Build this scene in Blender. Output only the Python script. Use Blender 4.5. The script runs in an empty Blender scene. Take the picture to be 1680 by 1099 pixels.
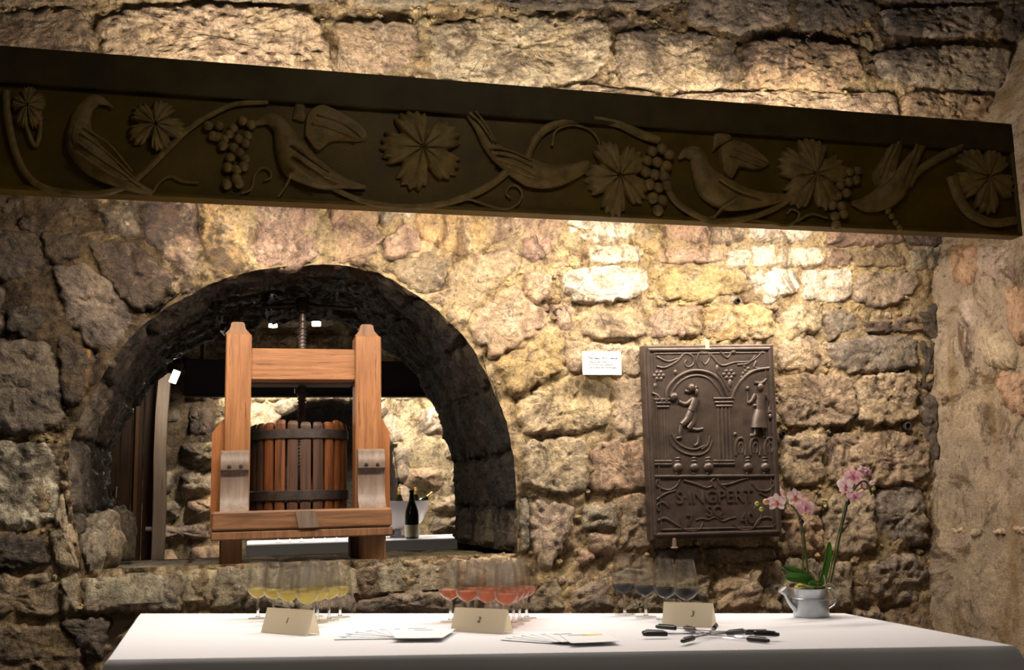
import bpy, math, random
import numpy as np
from mathutils import Vector, Matrix

# ------------------------------------------------------------------ camera
F = 1703.25                                   # focal length in pixels of the 1680x1099 frame
RM = np.array([[0.96870, 0.01549, 0.24774],
               [-0.24711, 0.15472, 0.95656],
               [-0.02351, -0.98784, 0.15371]])  # columns: camera right, down, forward in the room
CAMZ = 1.068
CAM = np.array([0.0, 0.0, CAMZ])
scn = bpy.context.scene
col = scn.collection
cd = bpy.data.cameras.new('camera')
cd.sensor_fit = 'HORIZONTAL'; cd.sensor_width = 36.0; cd.lens = 36.0 * F / 1680.0
cd.dof.use_dof = True; cd.dof.focus_distance = 3.55; cd.dof.aperture_fstop = 7.0
cam = bpy.data.objects.new('camera', cd); col.objects.link(cam)
r, dn, fw = RM[:, 0], RM[:, 1], RM[:, 2]
cam.matrix_world = Matrix(((r[0], -dn[0], -fw[0], 0), (r[1], -dn[1], -fw[1], 0), (r[2], -dn[2], -fw[2], CAMZ), (0, 0, 0, 1)))
scn.camera = cam

# ------------------------------------------------------------------ world, lights, exposure
scn.view_settings.view_transform = 'Standard'
scn.view_settings.look = 'None'
scn.view_settings.gamma = 1.0
scn.view_settings.use_curve_mapping = False
scn.view_settings.exposure = 0.12
scn.cycles.transparent_max_bounces = 96; scn.cycles.max_bounces = 16; scn.cycles.transmission_bounces = 14
wd = bpy.data.worlds.new('world'); scn.world = wd; wd.use_nodes = True
wd.node_tree.nodes['Background'].inputs[0].default_value = (1.0, 0.80, 0.55, 1)
wd.node_tree.nodes['Background'].inputs[1].default_value = 0.03

WALL = 3.4          # depth of the stone wall face
BEAM = 2.8          # depth of the carved panel
BACK = 4.5          # back of the thick wall
FAR = 7.6           # wall of the room behind

WARM = (1.0, 0.912, 0.79)
def lamp(name, kind, loc, energy, color=WARM, rot=(0, 0, 0), **kw):
    l = bpy.data.lights.new(name, kind); l.energy = energy; l.color = color
    for k, v in kw.items(): setattr(l, k, v)
    o = bpy.data.objects.new(name, l); o.location = loc; o.rotation_euler = rot; col.objects.link(o)
    return o
# tube lamps hidden behind the carved panel, washing the wall up and down
LY = 3.06
lamp('panel_strip_down', 'AREA', (0.85, 2.98, CAMZ + 0.90), 45, rot=(math.radians(22), 0, 0), shape='RECTANGLE', size=2.7, size_y=0.05)
for i, (x, e) in enumerate(((0.1, 15.0), (1.05, 7.0), (1.85, 16.0))):
    lamp('panel_strip_up_%d' % i, 'AREA', (x, LY, CAMZ + 1.10), e, rot=(math.pi, 0, 0), shape='RECTANGLE', size=0.8, size_y=0.05)
for i, (x, e) in enumerate(((-0.28, 5.0), (0.55, 3.0), (1.15, 8.0), (1.95, 10.0))):
    lamp('panel_spot_%d' % i, 'POINT', (x, LY, CAMZ + 0.97), e, shadow_soft_size=0.04)
# unseen fill light added overhead, brightening the panel front and table skirt
lamp('room_fill_light', 'AREA', (0.7, 1.3, 3.0), 5.5, rot=(math.radians(8), 0, 0), shape='DISK', size=0.5)
# lamps of the room behind
for x in (0.1, 0.9, 1.7):
    lamp('far_lamp', 'SPOT', (x, 7.2, CAMZ + 1.0), 75, rot=(math.radians(14), 0, 0), shadow_soft_size=0.06, spot_size=math.radians(125), spot_blend=0.3)

# ------------------------------------------------------------------ helpers
rng = random.Random(7)
PERM = np.random.RandomState(3).permutation(256)
PERM = np.concatenate([PERM, PERM, PERM])
GR = np.random.RandomState(5).normal(size=(256, 3)); GR /= np.linalg.norm(GR, axis=1)[:, None]
def perlin(p):
    p = np.asarray(p, float); i = np.floor(p).astype(int); f = p - i; i &= 255
    u = f * f * f * (f * (f * 6 - 15) + 10)
    def g(dx, dy, dz):
        h = PERM[PERM[PERM[(i[:, 0] + dx) & 255] + ((i[:, 1] + dy) & 255)] + ((i[:, 2] + dz) & 255)]
        return ((f - np.array([dx, dy, dz])) * GR[h]).sum(1)
    def mix(a, b, t): return a + (b - a) * t
    x00 = mix(g(0, 0, 0), g(1, 0, 0), u[:, 0]); x10 = mix(g(0, 1, 0), g(1, 1, 0), u[:, 0])
    x01 = mix(g(0, 0, 1), g(1, 0, 1), u[:, 0]); x11 = mix(g(0, 1, 1), g(1, 1, 1), u[:, 0])
    return mix(mix(x00, x10, u[:, 1]), mix(x01, x11, u[:, 1]), u[:, 2]) * 1.5
def fbm(p, scale, octv=4, gain=0.5):
    p = np.asarray(p, float) * scale; a = 1.0; s = 0
    for k in range(octv):
        s = s + a * perlin(p + 17.3 * k); p = p * 2.03; a *= gain
    return s

def ray(px, py): return RM @ np.array([px - 840.0, py - 549.5, F])
def W(px, py, Y):                   # picture point carried onto the vertical plane at depth Y
    d = ray(px, py); return CAM + d * (Y / d[1])
def T(px, py, z):                   # picture point carried onto the horizontal plane at height z
    d = ray(px, py); return CAM + d * ((z - CAMZ) / d[2])

class MB:
    def __init__(s): s.v = []; s.f = []
    def add(s, verts, faces):
        n = len(s.v); s.v.extend([tuple(float(c) for c in q) for q in verts]); s.f.extend([tuple(i + n for i in f) for f in faces]); return s
    def box(s, a, b, bev=0.0):
        x0, y0, z0 = [min(p, q) for p, q in zip(a, b)]; x1, y1, z1 = [max(p, q) for p, q in zip(a, b)]
        if bev <= 0:
            vs = [(x0, y0, z0), (x1, y0, z0), (x1, y1, z0), (x0, y1, z0), (x0, y0, z1), (x1, y0, z1), (x1, y1, z1), (x0, y1, z1)]
            return s.add(vs, [(0, 3, 2, 1), (4, 5, 6, 7), (0, 1, 5, 4), (1, 2, 6, 5), (2, 3, 7, 6), (3, 0, 4, 7)])
        b_ = min(bev, (x1 - x0) / 2.2, (y1 - y0) / 2.2, (z1 - z0) / 2.2)
        def ring(i, z): return [(x0 + i + b_, y0 + i, z), (x1 - i - b_, y0 + i, z), (x1 - i, y0 + i + b_, z), (x1 - i, y1 - i - b_, z), (x1 - i - b_, y1 - i, z), (x0 + i + b_, y1 - i, z), (x0 + i, y1 - i - b_, z), (x0 + i, y0 + i + b_, z)]
        rs = [ring(b_, z0), ring(0, z0 + b_), ring(0, z1 - b_), ring(b_, z1)]
        vs = sum(rs, []); fs = [tuple(range(7, -1, -1)), tuple(range(24, 32))]
        for k in range(3):
            for j in range(8): fs.append((k * 8 + j, k * 8 + (j + 1) % 8, k * 8 + 8 + (j + 1) % 8, k * 8 + 8 + j))
        return s.add(vs, fs)
    def prism(s, pts, axis, a, b):     # pts 2D outline, extruded along axis 0/1/2 from a to b
        n = len(pts)
        def mk(p, t):
            if axis == 0: return (t, p[0], p[1])
            if axis == 1: return (p[0], t, p[1])
            return (p[0], p[1], t)
        vs = [mk(p, a) for p in pts] + [mk(p, b) for p in pts]
        fs = [tuple(range(n)), tuple(range(2 * n - 1, n - 1, -1))]
        for j in range(n): fs.append((j, j + n, (j + 1) % n + n, (j + 1) % n))
        return s.add(vs, fs)
    def lathe(s, prof, c=(0, 0, 0), seg=32, axis=(0, 0, 1), close=False):
        ax = Vector(axis).normalized(); t = ax.orthogonal().normalized(); b = ax.cross(t); c = Vector(c)
        vs = []; fs = []
        for (r_, h) in prof:
            for j in range(seg):
                an = 2 * math.pi * j / seg; vs.append(c + ax * h + (t * math.cos(an) + b * math.sin(an)) * max(r_, 1e-5))
        m = len(prof)
        for i in range(m - 1):
            for j in range(seg): fs.append((i * seg + j, i * seg + (j + 1) % seg, (i + 1) * seg + (j + 1) % seg, (i + 1) * seg + j))
        if close:
            for j in range(seg): fs.append(((m - 1) * seg + j, (m - 1) * seg + (j + 1) % seg, (j + 1) % seg, j))
        return s.add(vs, fs)
    def tube(s, path, rad, seg=10, flat=None, cap=True):
        P = [Vector([float(c) for c in p]) for p in path]; n = len(P)
        R_ = rad if hasattr(rad, '__len__') else [rad] * n
        vs = []; fs = []; prev = None
        for i in range(n):
            t = (P[min(i + 1, n - 1)] - P[max(i - 1, 0)])
            t = t.normalized() if t.length > 1e-9 else Vector((0, 0, 1))
            if prev is None:
                u = t.cross(Vector((0, 1, 0)))
                if u.length < 0.1: u = t.cross(Vector((0, 0, 1)))
            else: u = prev - t * prev.dot(t)
            u.normalize(); prev = u; w = t.cross(u)
            for j in range(seg):
                an = 2 * math.pi * j / seg; o = (u * math.cos(an) + w * math.sin(an)) * R_[i]
                if flat: o.y *= flat
                vs.append(P[i] + o)
        for i in range(n - 1):
            for j in range(seg): fs.append((i * seg + j, i * seg + (j + 1) % seg, (i + 1) * seg + (j + 1) % seg, (i + 1) * seg + j))
        if cap: fs += [tuple(range(seg - 1, -1, -1)), tuple(range((n - 1) * seg, n * seg))]
        return s.add(vs, fs)
    def ball(s, c, r_, seg=12, rings=8):
        rx, ry, rz = r_ if hasattr(r_, '__len__') else (r_, r_, r_)
        vs = [(c[0], c[1], c[2] + rz)]; fs = []
        for i in range(1, rings):
            a = math.pi * i / rings
            for j in range(seg):
                b = 2 * math.pi * j / seg; vs.append((c[0] + rx * math.sin(a) * math.cos(b), c[1] + ry * math.sin(a) * math.sin(b), c[2] + rz * math.cos(a)))
        vs.append((c[0], c[1], c[2] - rz)); L = len(vs) - 1
        for j in range(seg): fs.append((0, 1 + j, 1 + (j + 1) % seg)); fs.append((L, L - seg + (j + 1) % seg, L - seg + j))
        for i in range(rings - 2):
            for j in range(seg): a = 1 + i * seg + j; b = 1 + i * seg + (j + 1) % seg; fs.append((a, a + seg, b + seg, b))
        return s.add(vs, fs)
    def mesh(s, name, smooth=True):
        me = bpy.data.meshes.new(name); me.from_pydata(s.v, [], s.f); me.validate(); me.update()
        if smooth: shade(me)
        return me

def shade(me, ang=40):
    me.polygons.foreach_set('use_smooth', [True] * len(me.polygons))
    try: me.set_sharp_from_angle(angle=math.radians(ang))
    except Exception: pass

def smooth_path(pts, n=8):             # Catmull-Rom through points
    P = [np.array(p, float) for p in pts]; P = [2 * P[0] - P[1]] + P + [2 * P[-1] - P[-2]]; out = []
    for i in range(1, len(P) - 2):
        for k in range(n):
            t = k / n
            out.append(0.5 * (2 * P[i] + (P[i + 1] - P[i - 1]) * t + (2 * P[i - 1] - 5 * P[i] + 4 * P[i + 1] - P[i + 2]) * t * t + (3 * P[i] - P[i - 1] - 3 * P[i + 1] + P[i + 2]) * t ** 3))
    out.append(P[-2]); return out

def tag(o, label=None, cat=None, group=None, kind=None):
    for k, v in (('label', label), ('category', cat), ('group', group), ('kind', kind)):
        if v: o[k] = v
    return o
def empty(name, loc=(0, 0, 0), rz=0.0):
    o = bpy.data.objects.new(name, None); o.location = [float(c) for c in loc]; o.rotation_euler[2] = rz; o.empty_display_size = 0.05
    col.objects.link(o); return o
def root_of(p):
    l = Vector((0, 0, 0))
    while p is not None: l += p.location; p = p.parent
    return l
def put(name, mb, mat, parent=None, smooth=True, local=False, color=None):
    """link a mesh; unless local, vertices are room coordinates"""
    me = mb if isinstance(mb, bpy.types.Mesh) else mb.mesh(name, smooth)
    if mat and not me.materials: me.materials.append(mat)
    o = bpy.data.objects.new(name, me); col.objects.link(o)
    if parent:
        o.parent = parent
        if not local: o.location = -root_of(parent)
    if color: o.color = color
    return o
def copy_tree(o, parent=None):
    c = o.copy(); col.objects.link(c); c.parent = parent
    for ch in list(o.children): copy_tree(ch, c)
    return c
def text_mesh(name, body, size, extrude, align='CENTER', bold=0.0, shear=0.0):
    cu = bpy.data.curves.new(name, 'FONT'); cu.body = body; cu.size = size; cu.extrude = extrude; cu.align_x = align; cu.offset = bold; cu.shear = shear
    cu.resolution_u = 3
    o = bpy.data.objects.new(name, cu); me = bpy.data.meshes.new_from_object(o); bpy.data.objects.remove(o); bpy.data.curves.remove(cu)
    return me

# ------------------------------------------------------------------ materials
def mat_base(name):
    m = bpy.data.materials.new(name); m.use_nodes = True; nt = m.node_tree
    b = nt.nodes['Principled BSDF']; return m, nt, b
def N(nt, t, **kw):
    n = nt.nodes.new(t)
    for k, v in kw.items():
        if k in n.inputs.keys(): n.inputs[k].default_value = v
        else: setattr(n, k, v)
    return n
def noise(nt, vec, scale, detail=6, rough=0.6, dist=0.0):
    n = N(nt, 'ShaderNodeTexNoise'); n.inputs['Scale'].default_value = scale; n.inputs['Detail'].default_value = detail
    n.inputs['Roughness'].default_value = rough; n.inputs['Distortion'].default_value = dist
    if vec is not None: nt.links.new(vec, n.inputs['Vector'])
    return n.outputs['Fac']
def ramp(nt, fac, stops, interp='LINEAR'):
    n = N(nt, 'ShaderNodeValToRGB'); cr = n.color_ramp; cr.interpolation = interp
    while len(cr.elements) < len(stops): cr.elements.new(0.5)
    for e, (p, c) in zip(cr.elements, stops):
        e.position = p; e.color = (*c, 1) if hasattr(c, '__len__') else (c, c, c, 1)
    nt.links.new(fac, n.inputs['Fac']); return n.outputs['Color']
def mixc(nt, fac, a, b, mode='MIX'):
    n = N(nt, 'ShaderNodeMix', data_type='RGBA', blend_type=mode, clamp_factor=True)
    for i, v in ((0, fac), (6, a), (7, b)):
        if isinstance(v, (int, float)): n.inputs[i].default_value = v
        elif isinstance(v, tuple): n.inputs[i].default_value = (*v, 1) if len(v) == 3 else v
        else: nt.links.new(v, n.inputs[i])
    return n.outputs[2]
def bump(nt, h, strength, dist, b, normal=None):
    n = N(nt, 'ShaderNodeBump'); n.inputs['Strength'].default_value = strength; n.inputs['Distance'].default_value = dist
    nt.links.new(h, n.inputs['Height'])
    if normal is not None: nt.links.new(normal, n.inputs['Normal'])
    nt.links.new(n.outputs['Normal'], b.inputs['Normal']); return n.outputs['Normal']
def pos(nt): return N(nt, 'ShaderNodeNewGeometry').outputs['Position']
def vscale(nt, v, s):
    n = N(nt, 'ShaderNodeMapping'); n.inputs['Scale'].default_value = s; nt.links.new(v, n.inputs['Vector']); return n.outputs['Vector']

def simple(name, c, rough=0.6, metal=0.0, spec=0.5, var=0.0, vs=30, bmp=0.0, bs=80, bd=0.002):
    m, nt, b = mat_base(name)
    b.inputs['Roughness'].default_value = rough; b.inputs['Metallic'].default_value = metal; b.inputs['Specular IOR Level'].default_value = spec
    if var > 0:
        tc = N(nt, 'ShaderNodeTexCoord').outputs['Object']
        f = noise(nt, tc, vs, 5, 0.6)
        c1 = tuple(max(0, x * (1 - var)) for x in c); c2 = tuple(min(1, x * (1 + var)) for x in c)
        nt.links.new(ramp(nt, f, [(0.3, c1), (0.7, c2)]), b.inputs['Base Color'])
    else: b.inputs['Base Color'].default_value = (*c, 1)
    if bmp > 0:
        tc = N(nt, 'ShaderNodeTexCoord').outputs['Object']; bump(nt, noise(nt, tc, bs, 5, 0.6), bmp, bd, b)
    return m

def stone_mat(name, wet=0.35, streak=False, fleck=0.8, bs=1.0, stain=0.0, con=1.0, soot_dark=True):
    m, nt, b = mat_base(name); L = nt.links; p = pos(nt)
    base = N(nt, 'ShaderNodeObjectInfo').outputs['Color']
    n1 = noise(nt, p, 3.2, 7, 0.65, 0.4); n2 = noise(nt, p, 14, 8, 0.68, 0.3); n3 = noise(nt, p, 70, 6, 0.7); n4 = noise(nt, vscale(nt, p, (9, 9, 2.2)), 1.6, 7, 0.7, 0.6)
    c = mixc(nt, 1.0, base, ramp(nt, n2, [(0.31, 1 - 0.62 * con), (0.49, 1 - 0.03 * con), (0.69, 1 + 0.55 * con)]), 'MULTIPLY')
    c = mixc(nt, ramp(nt, n1, [(0.48, 0.0), (0.66, 0.65 * min(1.0, fleck * 1.25))]), c, mixc(nt, 0.6, base, (0.50, 0.33, 0.11)))
    c = mixc(nt, ramp(nt, n4, [(0.55, 0.0), (0.70, 0.75)]), c, mixc(nt, 1.0, base, (0.32, 0.27, 0.22), 'MULTIPLY'))
    c = mixc(nt, ramp(nt, noise(nt, p, 26, 8, 0.72, 0.8), [(0.60, 0.0), (0.72, fleck)]), c, mixc(nt, 0.55, base, (0.85, 0.76, 0.62)))
    c = mixc(nt, ramp(nt, noise(nt, p, 45, 5, 0.7), [(0.30, 0.9), (0.42, 0.0)]), c, (0.03, 0.022, 0.014))
    crust = noise(nt, p, 7.5, 9, 0.72, 1.2)
    c = mixc(nt, ramp(nt, crust, [(0.52, 0.0), (0.60, fleck)]), c, mixc(nt, ramp(nt, n3, [(0.35, 0.0), (0.6, 1.0)]), (0.16, 0.105, 0.06), (0.50, 0.365, 0.23)))
    c = mixc(nt, ramp(nt, noise(nt, p, 5.0, 9, 0.75, 1.5), [(0.38, 0.9), (0.48, 0.0)]), c, mixc(nt, 1.0, base, (0.22, 0.17, 0.12), 'MULTIPLY'))
    c = mixc(nt, 1.0, c, ramp(nt, n3, [(0.30, 1 - 0.5 * con), (0.48, 0.97), (0.68, 1 + 0.3 * con)]), 'MULTIPLY')
    wv = N(nt, 'ShaderNodeMix', data_type='VECTOR'); wv.inputs[0].default_value = 0.10; L.new(p, wv.inputs[4]); nzc = N(nt, 'ShaderNodeTexNoise'); nzc.inputs['Scale'].default_value = 5.0; nzc.inputs['Detail'].default_value = 7; L.new(p, nzc.inputs['Vector']); L.new(nzc.outputs['Color'], wv.inputs[5])
    vor = N(nt, 'ShaderNodeTexVoronoi', feature='DISTANCE_TO_EDGE'); vor.inputs['Scale'].default_value = 9.0; L.new(wv.outputs[1], vor.inputs['Vector'])
    crk = ramp(nt, vor.outputs['Distance'], [(0.004, 1.0), (0.022, 0.0)]); crm = mixc(nt, 1.0, crk, ramp(nt, noise(nt, p, 4.0, 4, 0.6), [(0.52, 0.0), (0.64, 0.7 * con)]), 'MULTIPLY')
    c = mixc(nt, crm, c, (0.02, 0.014, 0.009))
    if soot_dark:           # old soot and damp left of the arch, and a darker patch high up at the right
        sep = N(nt, 'ShaderNodeSeparateXYZ'); L.new(p, sep.inputs[0]); acc = None
        for cx_, cz_, rx_, rz_ in ((-0.62, CAMZ + 0.62, 0.62, 0.55), (1.9, CAMZ + 1.95, 1.1, 0.42)):
            def lin(o_, c_, r_):
                a = N(nt, 'ShaderNodeMath', operation='SUBTRACT'); L.new(o_, a.inputs[0]); a.inputs[1].default_value = c_
                d = N(nt, 'ShaderNodeMath', operation='DIVIDE'); L.new(a.outputs[0], d.inputs[0]); d.inputs[1].default_value = r_
                q = N(nt, 'ShaderNodeMath', operation='MULTIPLY'); L.new(d.outputs[0], q.inputs[0]); L.new(d.outputs[0], q.inputs[1]); return q.outputs[0]
            sm = N(nt, 'ShaderNodeMath', operation='ADD'); L.new(lin(sep.outputs[0], cx_, rx_), sm.inputs[0]); L.new(lin(sep.outputs[2], cz_, rz_), sm.inputs[1])
            if acc is None: acc = sm.outputs[0]
            else:
                mn = N(nt, 'ShaderNodeMath', operation='MINIMUM'); L.new(acc, mn.inputs[0]); L.new(sm.outputs[0], mn.inputs[1]); acc = mn.outputs[0]
        wob_ = N(nt, 'ShaderNodeMath', operation='MULTIPLY_ADD'); L.new(noise(nt, p, 6.0, 9, 0.7, 0.8), wob_.inputs[0]); wob_.inputs[1].default_value = 3.2; wob_.inputs[2].default_value = -1.6
        tot = N(nt, 'ShaderNodeMath', operation='ADD'); L.new(acc, tot.inputs[0]); L.new(wob_.outputs[0], tot.inputs[1])
        c = mixc(nt, ramp(nt, tot.outputs[0], [(0.55, 0.95), (1.0, 0.0)]), c, mixc(nt, 1.0, c, (0.15, 0.125, 0.10), 'MULTIPLY'))
    if stain:
        sn = noise(nt, vscale(nt, p, (5, 5, 0.8)), 1.3, 6, 0.65, 0.6)
        c = mixc(nt, ramp(nt, sn, [(0.50, 0.0), (0.66, stain)]), c, (0.17, 0.095, 0.03))
    if streak:
        s = noise(nt, vscale(nt, p, (14, 14, 0.9)), 1.2, 5, 0.6, 0.3)
        c = mixc(nt, ramp(nt, s, [(0.62, 0.0), (0.70, 0.8)]), c, (0.32, 0.13, 0.02))
    L.new(c, b.inputs['Base Color'])
    L.new(ramp(nt, noise(nt, p, 95, 4, 0.7), [(0.40, 0.72), (0.62, 0.30)]), b.inputs['Roughness']); b.inputs['Specular IOR Level'].default_value = wet
    h = N(nt, 'ShaderNodeMath', operation='ADD'); L.new(n2, h.inputs[0]); L.new(n3, h.inputs[1])
    nn = bump(nt, h.outputs[0], 1.0, 0.016 * bs, b)
    bump(nt, noise(nt, p, 190, 4, 0.65), 0.9, 0.005, b, nn)
    return m

def wood_mat(name, c1, c2, dark=(0.04, 0.02, 0.01), axis=2, rough=0.5, grain=60, spec=0.4):
    m, nt, b = mat_base(name); tc = N(nt, 'ShaderNodeTexCoord').outputs['Object']
    s = [1.0, 1.0, 1.0]; s[axis] = 0.07
    v = vscale(nt, tc, tuple(s))
    g = noise(nt, v, grain, 7, 0.65, 0.5); g2 = noise(nt, tc, 5, 4, 0.6); g3 = noise(nt, v, grain * 2.2, 3, 0.6)
    c = ramp(nt, g, [(0.3, c1), (0.65, c2)])
    c = mixc(nt, ramp(nt, g2, [(0.45, 0.0), (0.75, 0.45)]), c, c1)
    c = mixc(nt, ramp(nt, g3, [(0.64, 0.0), (0.72, 0.75)]), c, dark)
    nt.links.new(c, b.inputs['Base Color']); b.inputs['Roughness'].default_value = rough; b.inputs['Specular IOR Level'].default_value = spec
    bump(nt, g, 0.35, 0.004, b); return m

def glass_mat(name, c=(1, 1, 1), rough=0.0, ior=1.45):
    m, nt, b = mat_base(name); b.inputs['Base Color'].default_value = (*c, 1); b.inputs['Roughness'].default_value = rough
    b.inputs['Transmission Weight'].default_value = 1.0; b.inputs['IOR'].default_value = ior; return m
def emit_mat(name, c, s):
    m, nt, b = mat_base(name); b.inputs['Base Color'].default_value = (*c, 1); b.inputs['Emission Color'].default_value = (*c, 1); b.inputs['Emission Strength'].default_value = s; return m

M = {}
M['stone'] = stone_mat('limestone', wet=0.5)
M['mortar'] = stone_mat('old_mortar', wet=0.2)
M['soot_dark'] = stone_mat('sooty_stone', wet=0.45, fleck=0.12, soot_dark=False)
M['streak'] = stone_mat('rust_streaked_stone', streak=True)
M['plaster'] = stone_mat('worn_plaster', wet=0.2, fleck=0.3, bs=0.35, stain=0.8, con=0.5, soot_dark=False)
M['cloth'] = simple('white_linen', (0.72, 0.705, 0.745), 0.85, spec=0.1, bmp=0.15, bs=400, bd=0.0006)
M['oak'] = wood_mat('orange_oak', (0.15, 0.055, 0.017), (0.32, 0.134, 0.048))
M['oak_h'] = wood_mat('orange_oak_horizontal', (0.15, 0.055, 0.017), (0.32, 0.134, 0.048), axis=0)
M['oak_red'] = wood_mat('red_brown_oak', (0.20, 0.066, 0.018), (0.36, 0.13, 0.038))
M['oak_base'] = wood_mat('worn_base_oak', (0.075, 0.034, 0.016), (0.25, 0.115, 0.048), axis=0)
M['oak_dark'] = wood_mat('dark_oak', (0.10, 0.045, 0.02), (0.24, 0.11, 0.045))
M['bracket'] = wood_mat('greyed_oak', (0.10, 0.066, 0.048), (0.20, 0.138, 0.10), grain=40)
M['stave'] = wood_mat('stave_wood', (0.04, 0.016, 0.008), (0.24, 0.074, 0.018), dark=(0.02, 0.012, 0.008))
M['stave_d'] = wood_mat('dark_stave_wood', (0.02, 0.013, 0.009), (0.10, 0.043, 0.023), dark=(0.012, 0.008, 0.006))
M['iron'] = simple('dark_iron', (0.055, 0.042, 0.035), 0.5, 0.5, var=0.4, bmp=0.3, bs=60)
M['screw'] = simple('worn_screw_iron', (0.16, 0.12, 0.10), 0.4, 0.5, var=0.3)
M['cast'] = simple('cast_iron', (0.085, 0.060, 0.047), 0.40, 0.55, var=0.35, vs=18, bmp=0.35, bs=120, bd=0.002)
M['panel'] = simple('bronzed_plaster', (0.118, 0.071, 0.003), 0.5, 0.0, spec=0.3, var=0.35, vs=9, bmp=0.25, bs=150, bd=0.002)
M['panel_top'] = simple('dark_fascia', (0.065, 0.045, 0.012), 0.6, 0.0, spec=0.25, var=0.4, vs=7, bmp=0.2, bs=90)
M['motif'] = simple('worn_bronzed_plaster', (0.25, 0.165, 0.05), 0.48, 0.0, spec=0.35, var=0.4, vs=25, bmp=0.6, bs=170, bd=0.003)
def thin_glass(name, tint=(1, 1, 1), refl=1.0, body=0.0, ior=1.33, caustic_glow=0.0):
    m = bpy.data.materials.new(name); m.use_nodes = True; nt = m.node_tree; nt.nodes.clear(); L = nt.links
    out = N(nt, 'ShaderNodeOutputMaterial'); tr = N(nt, 'ShaderNodeBsdfTransparent'); tr.inputs[0].default_value = (*tint, 1)
    gl = N(nt, 'ShaderNodeBsdfGlossy'); gl.inputs['Roughness'].default_value = 0.02; gl.inputs['Color'].default_value = (refl, refl, refl, 1)
    lw = N(nt, 'ShaderNodeLayerWeight'); lw.inputs['Blend'].default_value = 0.5; pw = N(nt, 'ShaderNodeMath', operation='POWER'); pw.inputs[1].default_value = 5.0; L.new(lw.outputs['Facing'], pw.inputs[0])
    fr = N(nt, 'ShaderNodeMath', operation='MULTIPLY_ADD'); fr.inputs[1].default_value = 0.8; fr.inputs[2].default_value = 0.022; L.new(pw.outputs[0], fr.inputs[0])
    src = tr.outputs[0]
    if body > 0:
        g = N(nt, 'ShaderNodeBsdfRefraction'); g.inputs['Color'].default_value = (*tint, 1); g.inputs['IOR'].default_value = ior; g.inputs['Roughness'].default_value = 0.0
        mx = N(nt, 'ShaderNodeMixShader'); mx.inputs[0].default_value = body; L.new(src, mx.inputs[1]); L.new(g.outputs[0], mx.inputs[2]); src = mx.outputs[0]
    if caustic_glow > 0:
        df = N(nt, 'ShaderNodeBsdfTranslucent'); df.inputs[0].default_value = (*tint, 1); mh = N(nt, 'ShaderNodeMixShader'); mh.inputs[0].default_value = caustic_glow; L.new(src, mh.inputs[1]); L.new(df.outputs[0], mh.inputs[2]); src = mh.outputs[0]  # translucent share stands in for the caustic glow of light in the wine
    m2 = N(nt, 'ShaderNodeMixShader'); L.new(fr.outputs[0], m2.inputs[0]); L.new(src, m2.inputs[1]); L.new(gl.outputs[0], m2.inputs[2]); L.new(m2.outputs[0], out.inputs['Surface'])
    return m
M['glass'] = thin_glass('clear_glass', (0.985, 0.985, 0.98), body=0.10, ior=1.45)
M['footglass'] = thin_glass('foot_glass', (0.985, 0.985, 0.98))
M['stemglass'] = thin_glass('stem_glass', (0.97, 0.97, 0.96), body=0.6, ior=1.45)
M['white_wine'] = thin_glass('white_wine', (0.985, 0.88, 0.38), body=0.75, caustic_glow=0.24, refl=0.5)
M['rose_wine'] = thin_glass('rose_wine', (0.99, 0.55, 0.36), body=0.75, caustic_glow=0.12, refl=0.5)
M['red_wine'] = thin_glass('red_wine', (0.045, 0.003, 0.006), body=0.4, refl=0.3)
def sheet_mat(name, c, t):
    m, nt, b = mat_base(name); b.inputs['Base Color'].default_value = (*c, 1); b.inputs['Roughness'].default_value = 0.8; b.inputs['Specular IOR Level'].default_value = 0.15
    tl = N(nt, 'ShaderNodeBsdfTranslucent'); tl.inputs[0].default_value = (*c, 1); mx = N(nt, 'ShaderNodeMixShader'); mx.inputs[0].default_value = t
    nt.links.new(b.outputs[0], mx.inputs[1]); nt.links.new(tl.outputs[0], mx.inputs[2]); nt.links.new(mx.outputs[0], nt.nodes['Material Output'].inputs[0]); return m
M['card'] = sheet_mat('cream_card', (0.88, 0.83, 0.72), 0.6)
M['paper'] = simple('white_paper', (0.82, 0.82, 0.86), 0.6, spec=0.25)
M['wallcard'] = simple('white_wall_card', (0.80, 0.79, 0.77), 0.6, spec=0.2)
M['ink'] = simple('black_ink', (0.02, 0.02, 0.022), 0.6)
M['greyink'] = simple('grey_print', (0.10, 0.10, 0.10), 0.7)
M['blueink'] = simple('blue_grey_print', (0.35, 0.38, 0.48), 0.7)
M['orange'] = simple('orange_print', (0.85, 0.52, 0.12), 0.7)
M['black'] = simple('black_plastic', (0.012, 0.012, 0.014), 0.35)
M['barrel'] = thin_glass('clear_pen_plastic', (0.95, 0.95, 0.96))
M['zinc'] = simple('galvanised_zinc', (0.46, 0.49, 0.52), 0.36, 0.85, var=0.25, vs=22, bmp=0.1, bs=60)
M['leaf'] = simple('orchid_leaf_green', (0.085, 0.24, 0.03), 0.4, var=0.3, vs=20)
M['stem'] = simple('orchid_stem_green', (0.10, 0.12, 0.03), 0.5, var=0.3)
M['root'] = simple('pale_root', (0.52, 0.42, 0.24), 0.7, var=0.2)
M['moss'] = simple('moss', (0.25, 0.21, 0.05), 0.9, var=0.6, vs=90, bmp=1.0, bs=90, bd=0.006)
M['petal'] = sheet_mat('pale_pink_petal', (0.92, 0.70, 0.76), 0.45)
M['petalw'] = sheet_mat('white_pink_petal', (0.93, 0.80, 0.79), 0.45)
M['lip'] = simple('magenta_lip', (0.75, 0.22, 0.36), 0.5)
M['lipo'] = simple('orange_lip', (0.85, 0.24, 0.10), 0.5)
M['bud'] = simple('peach_bud', (0.80, 0.42, 0.26), 0.5)
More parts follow.
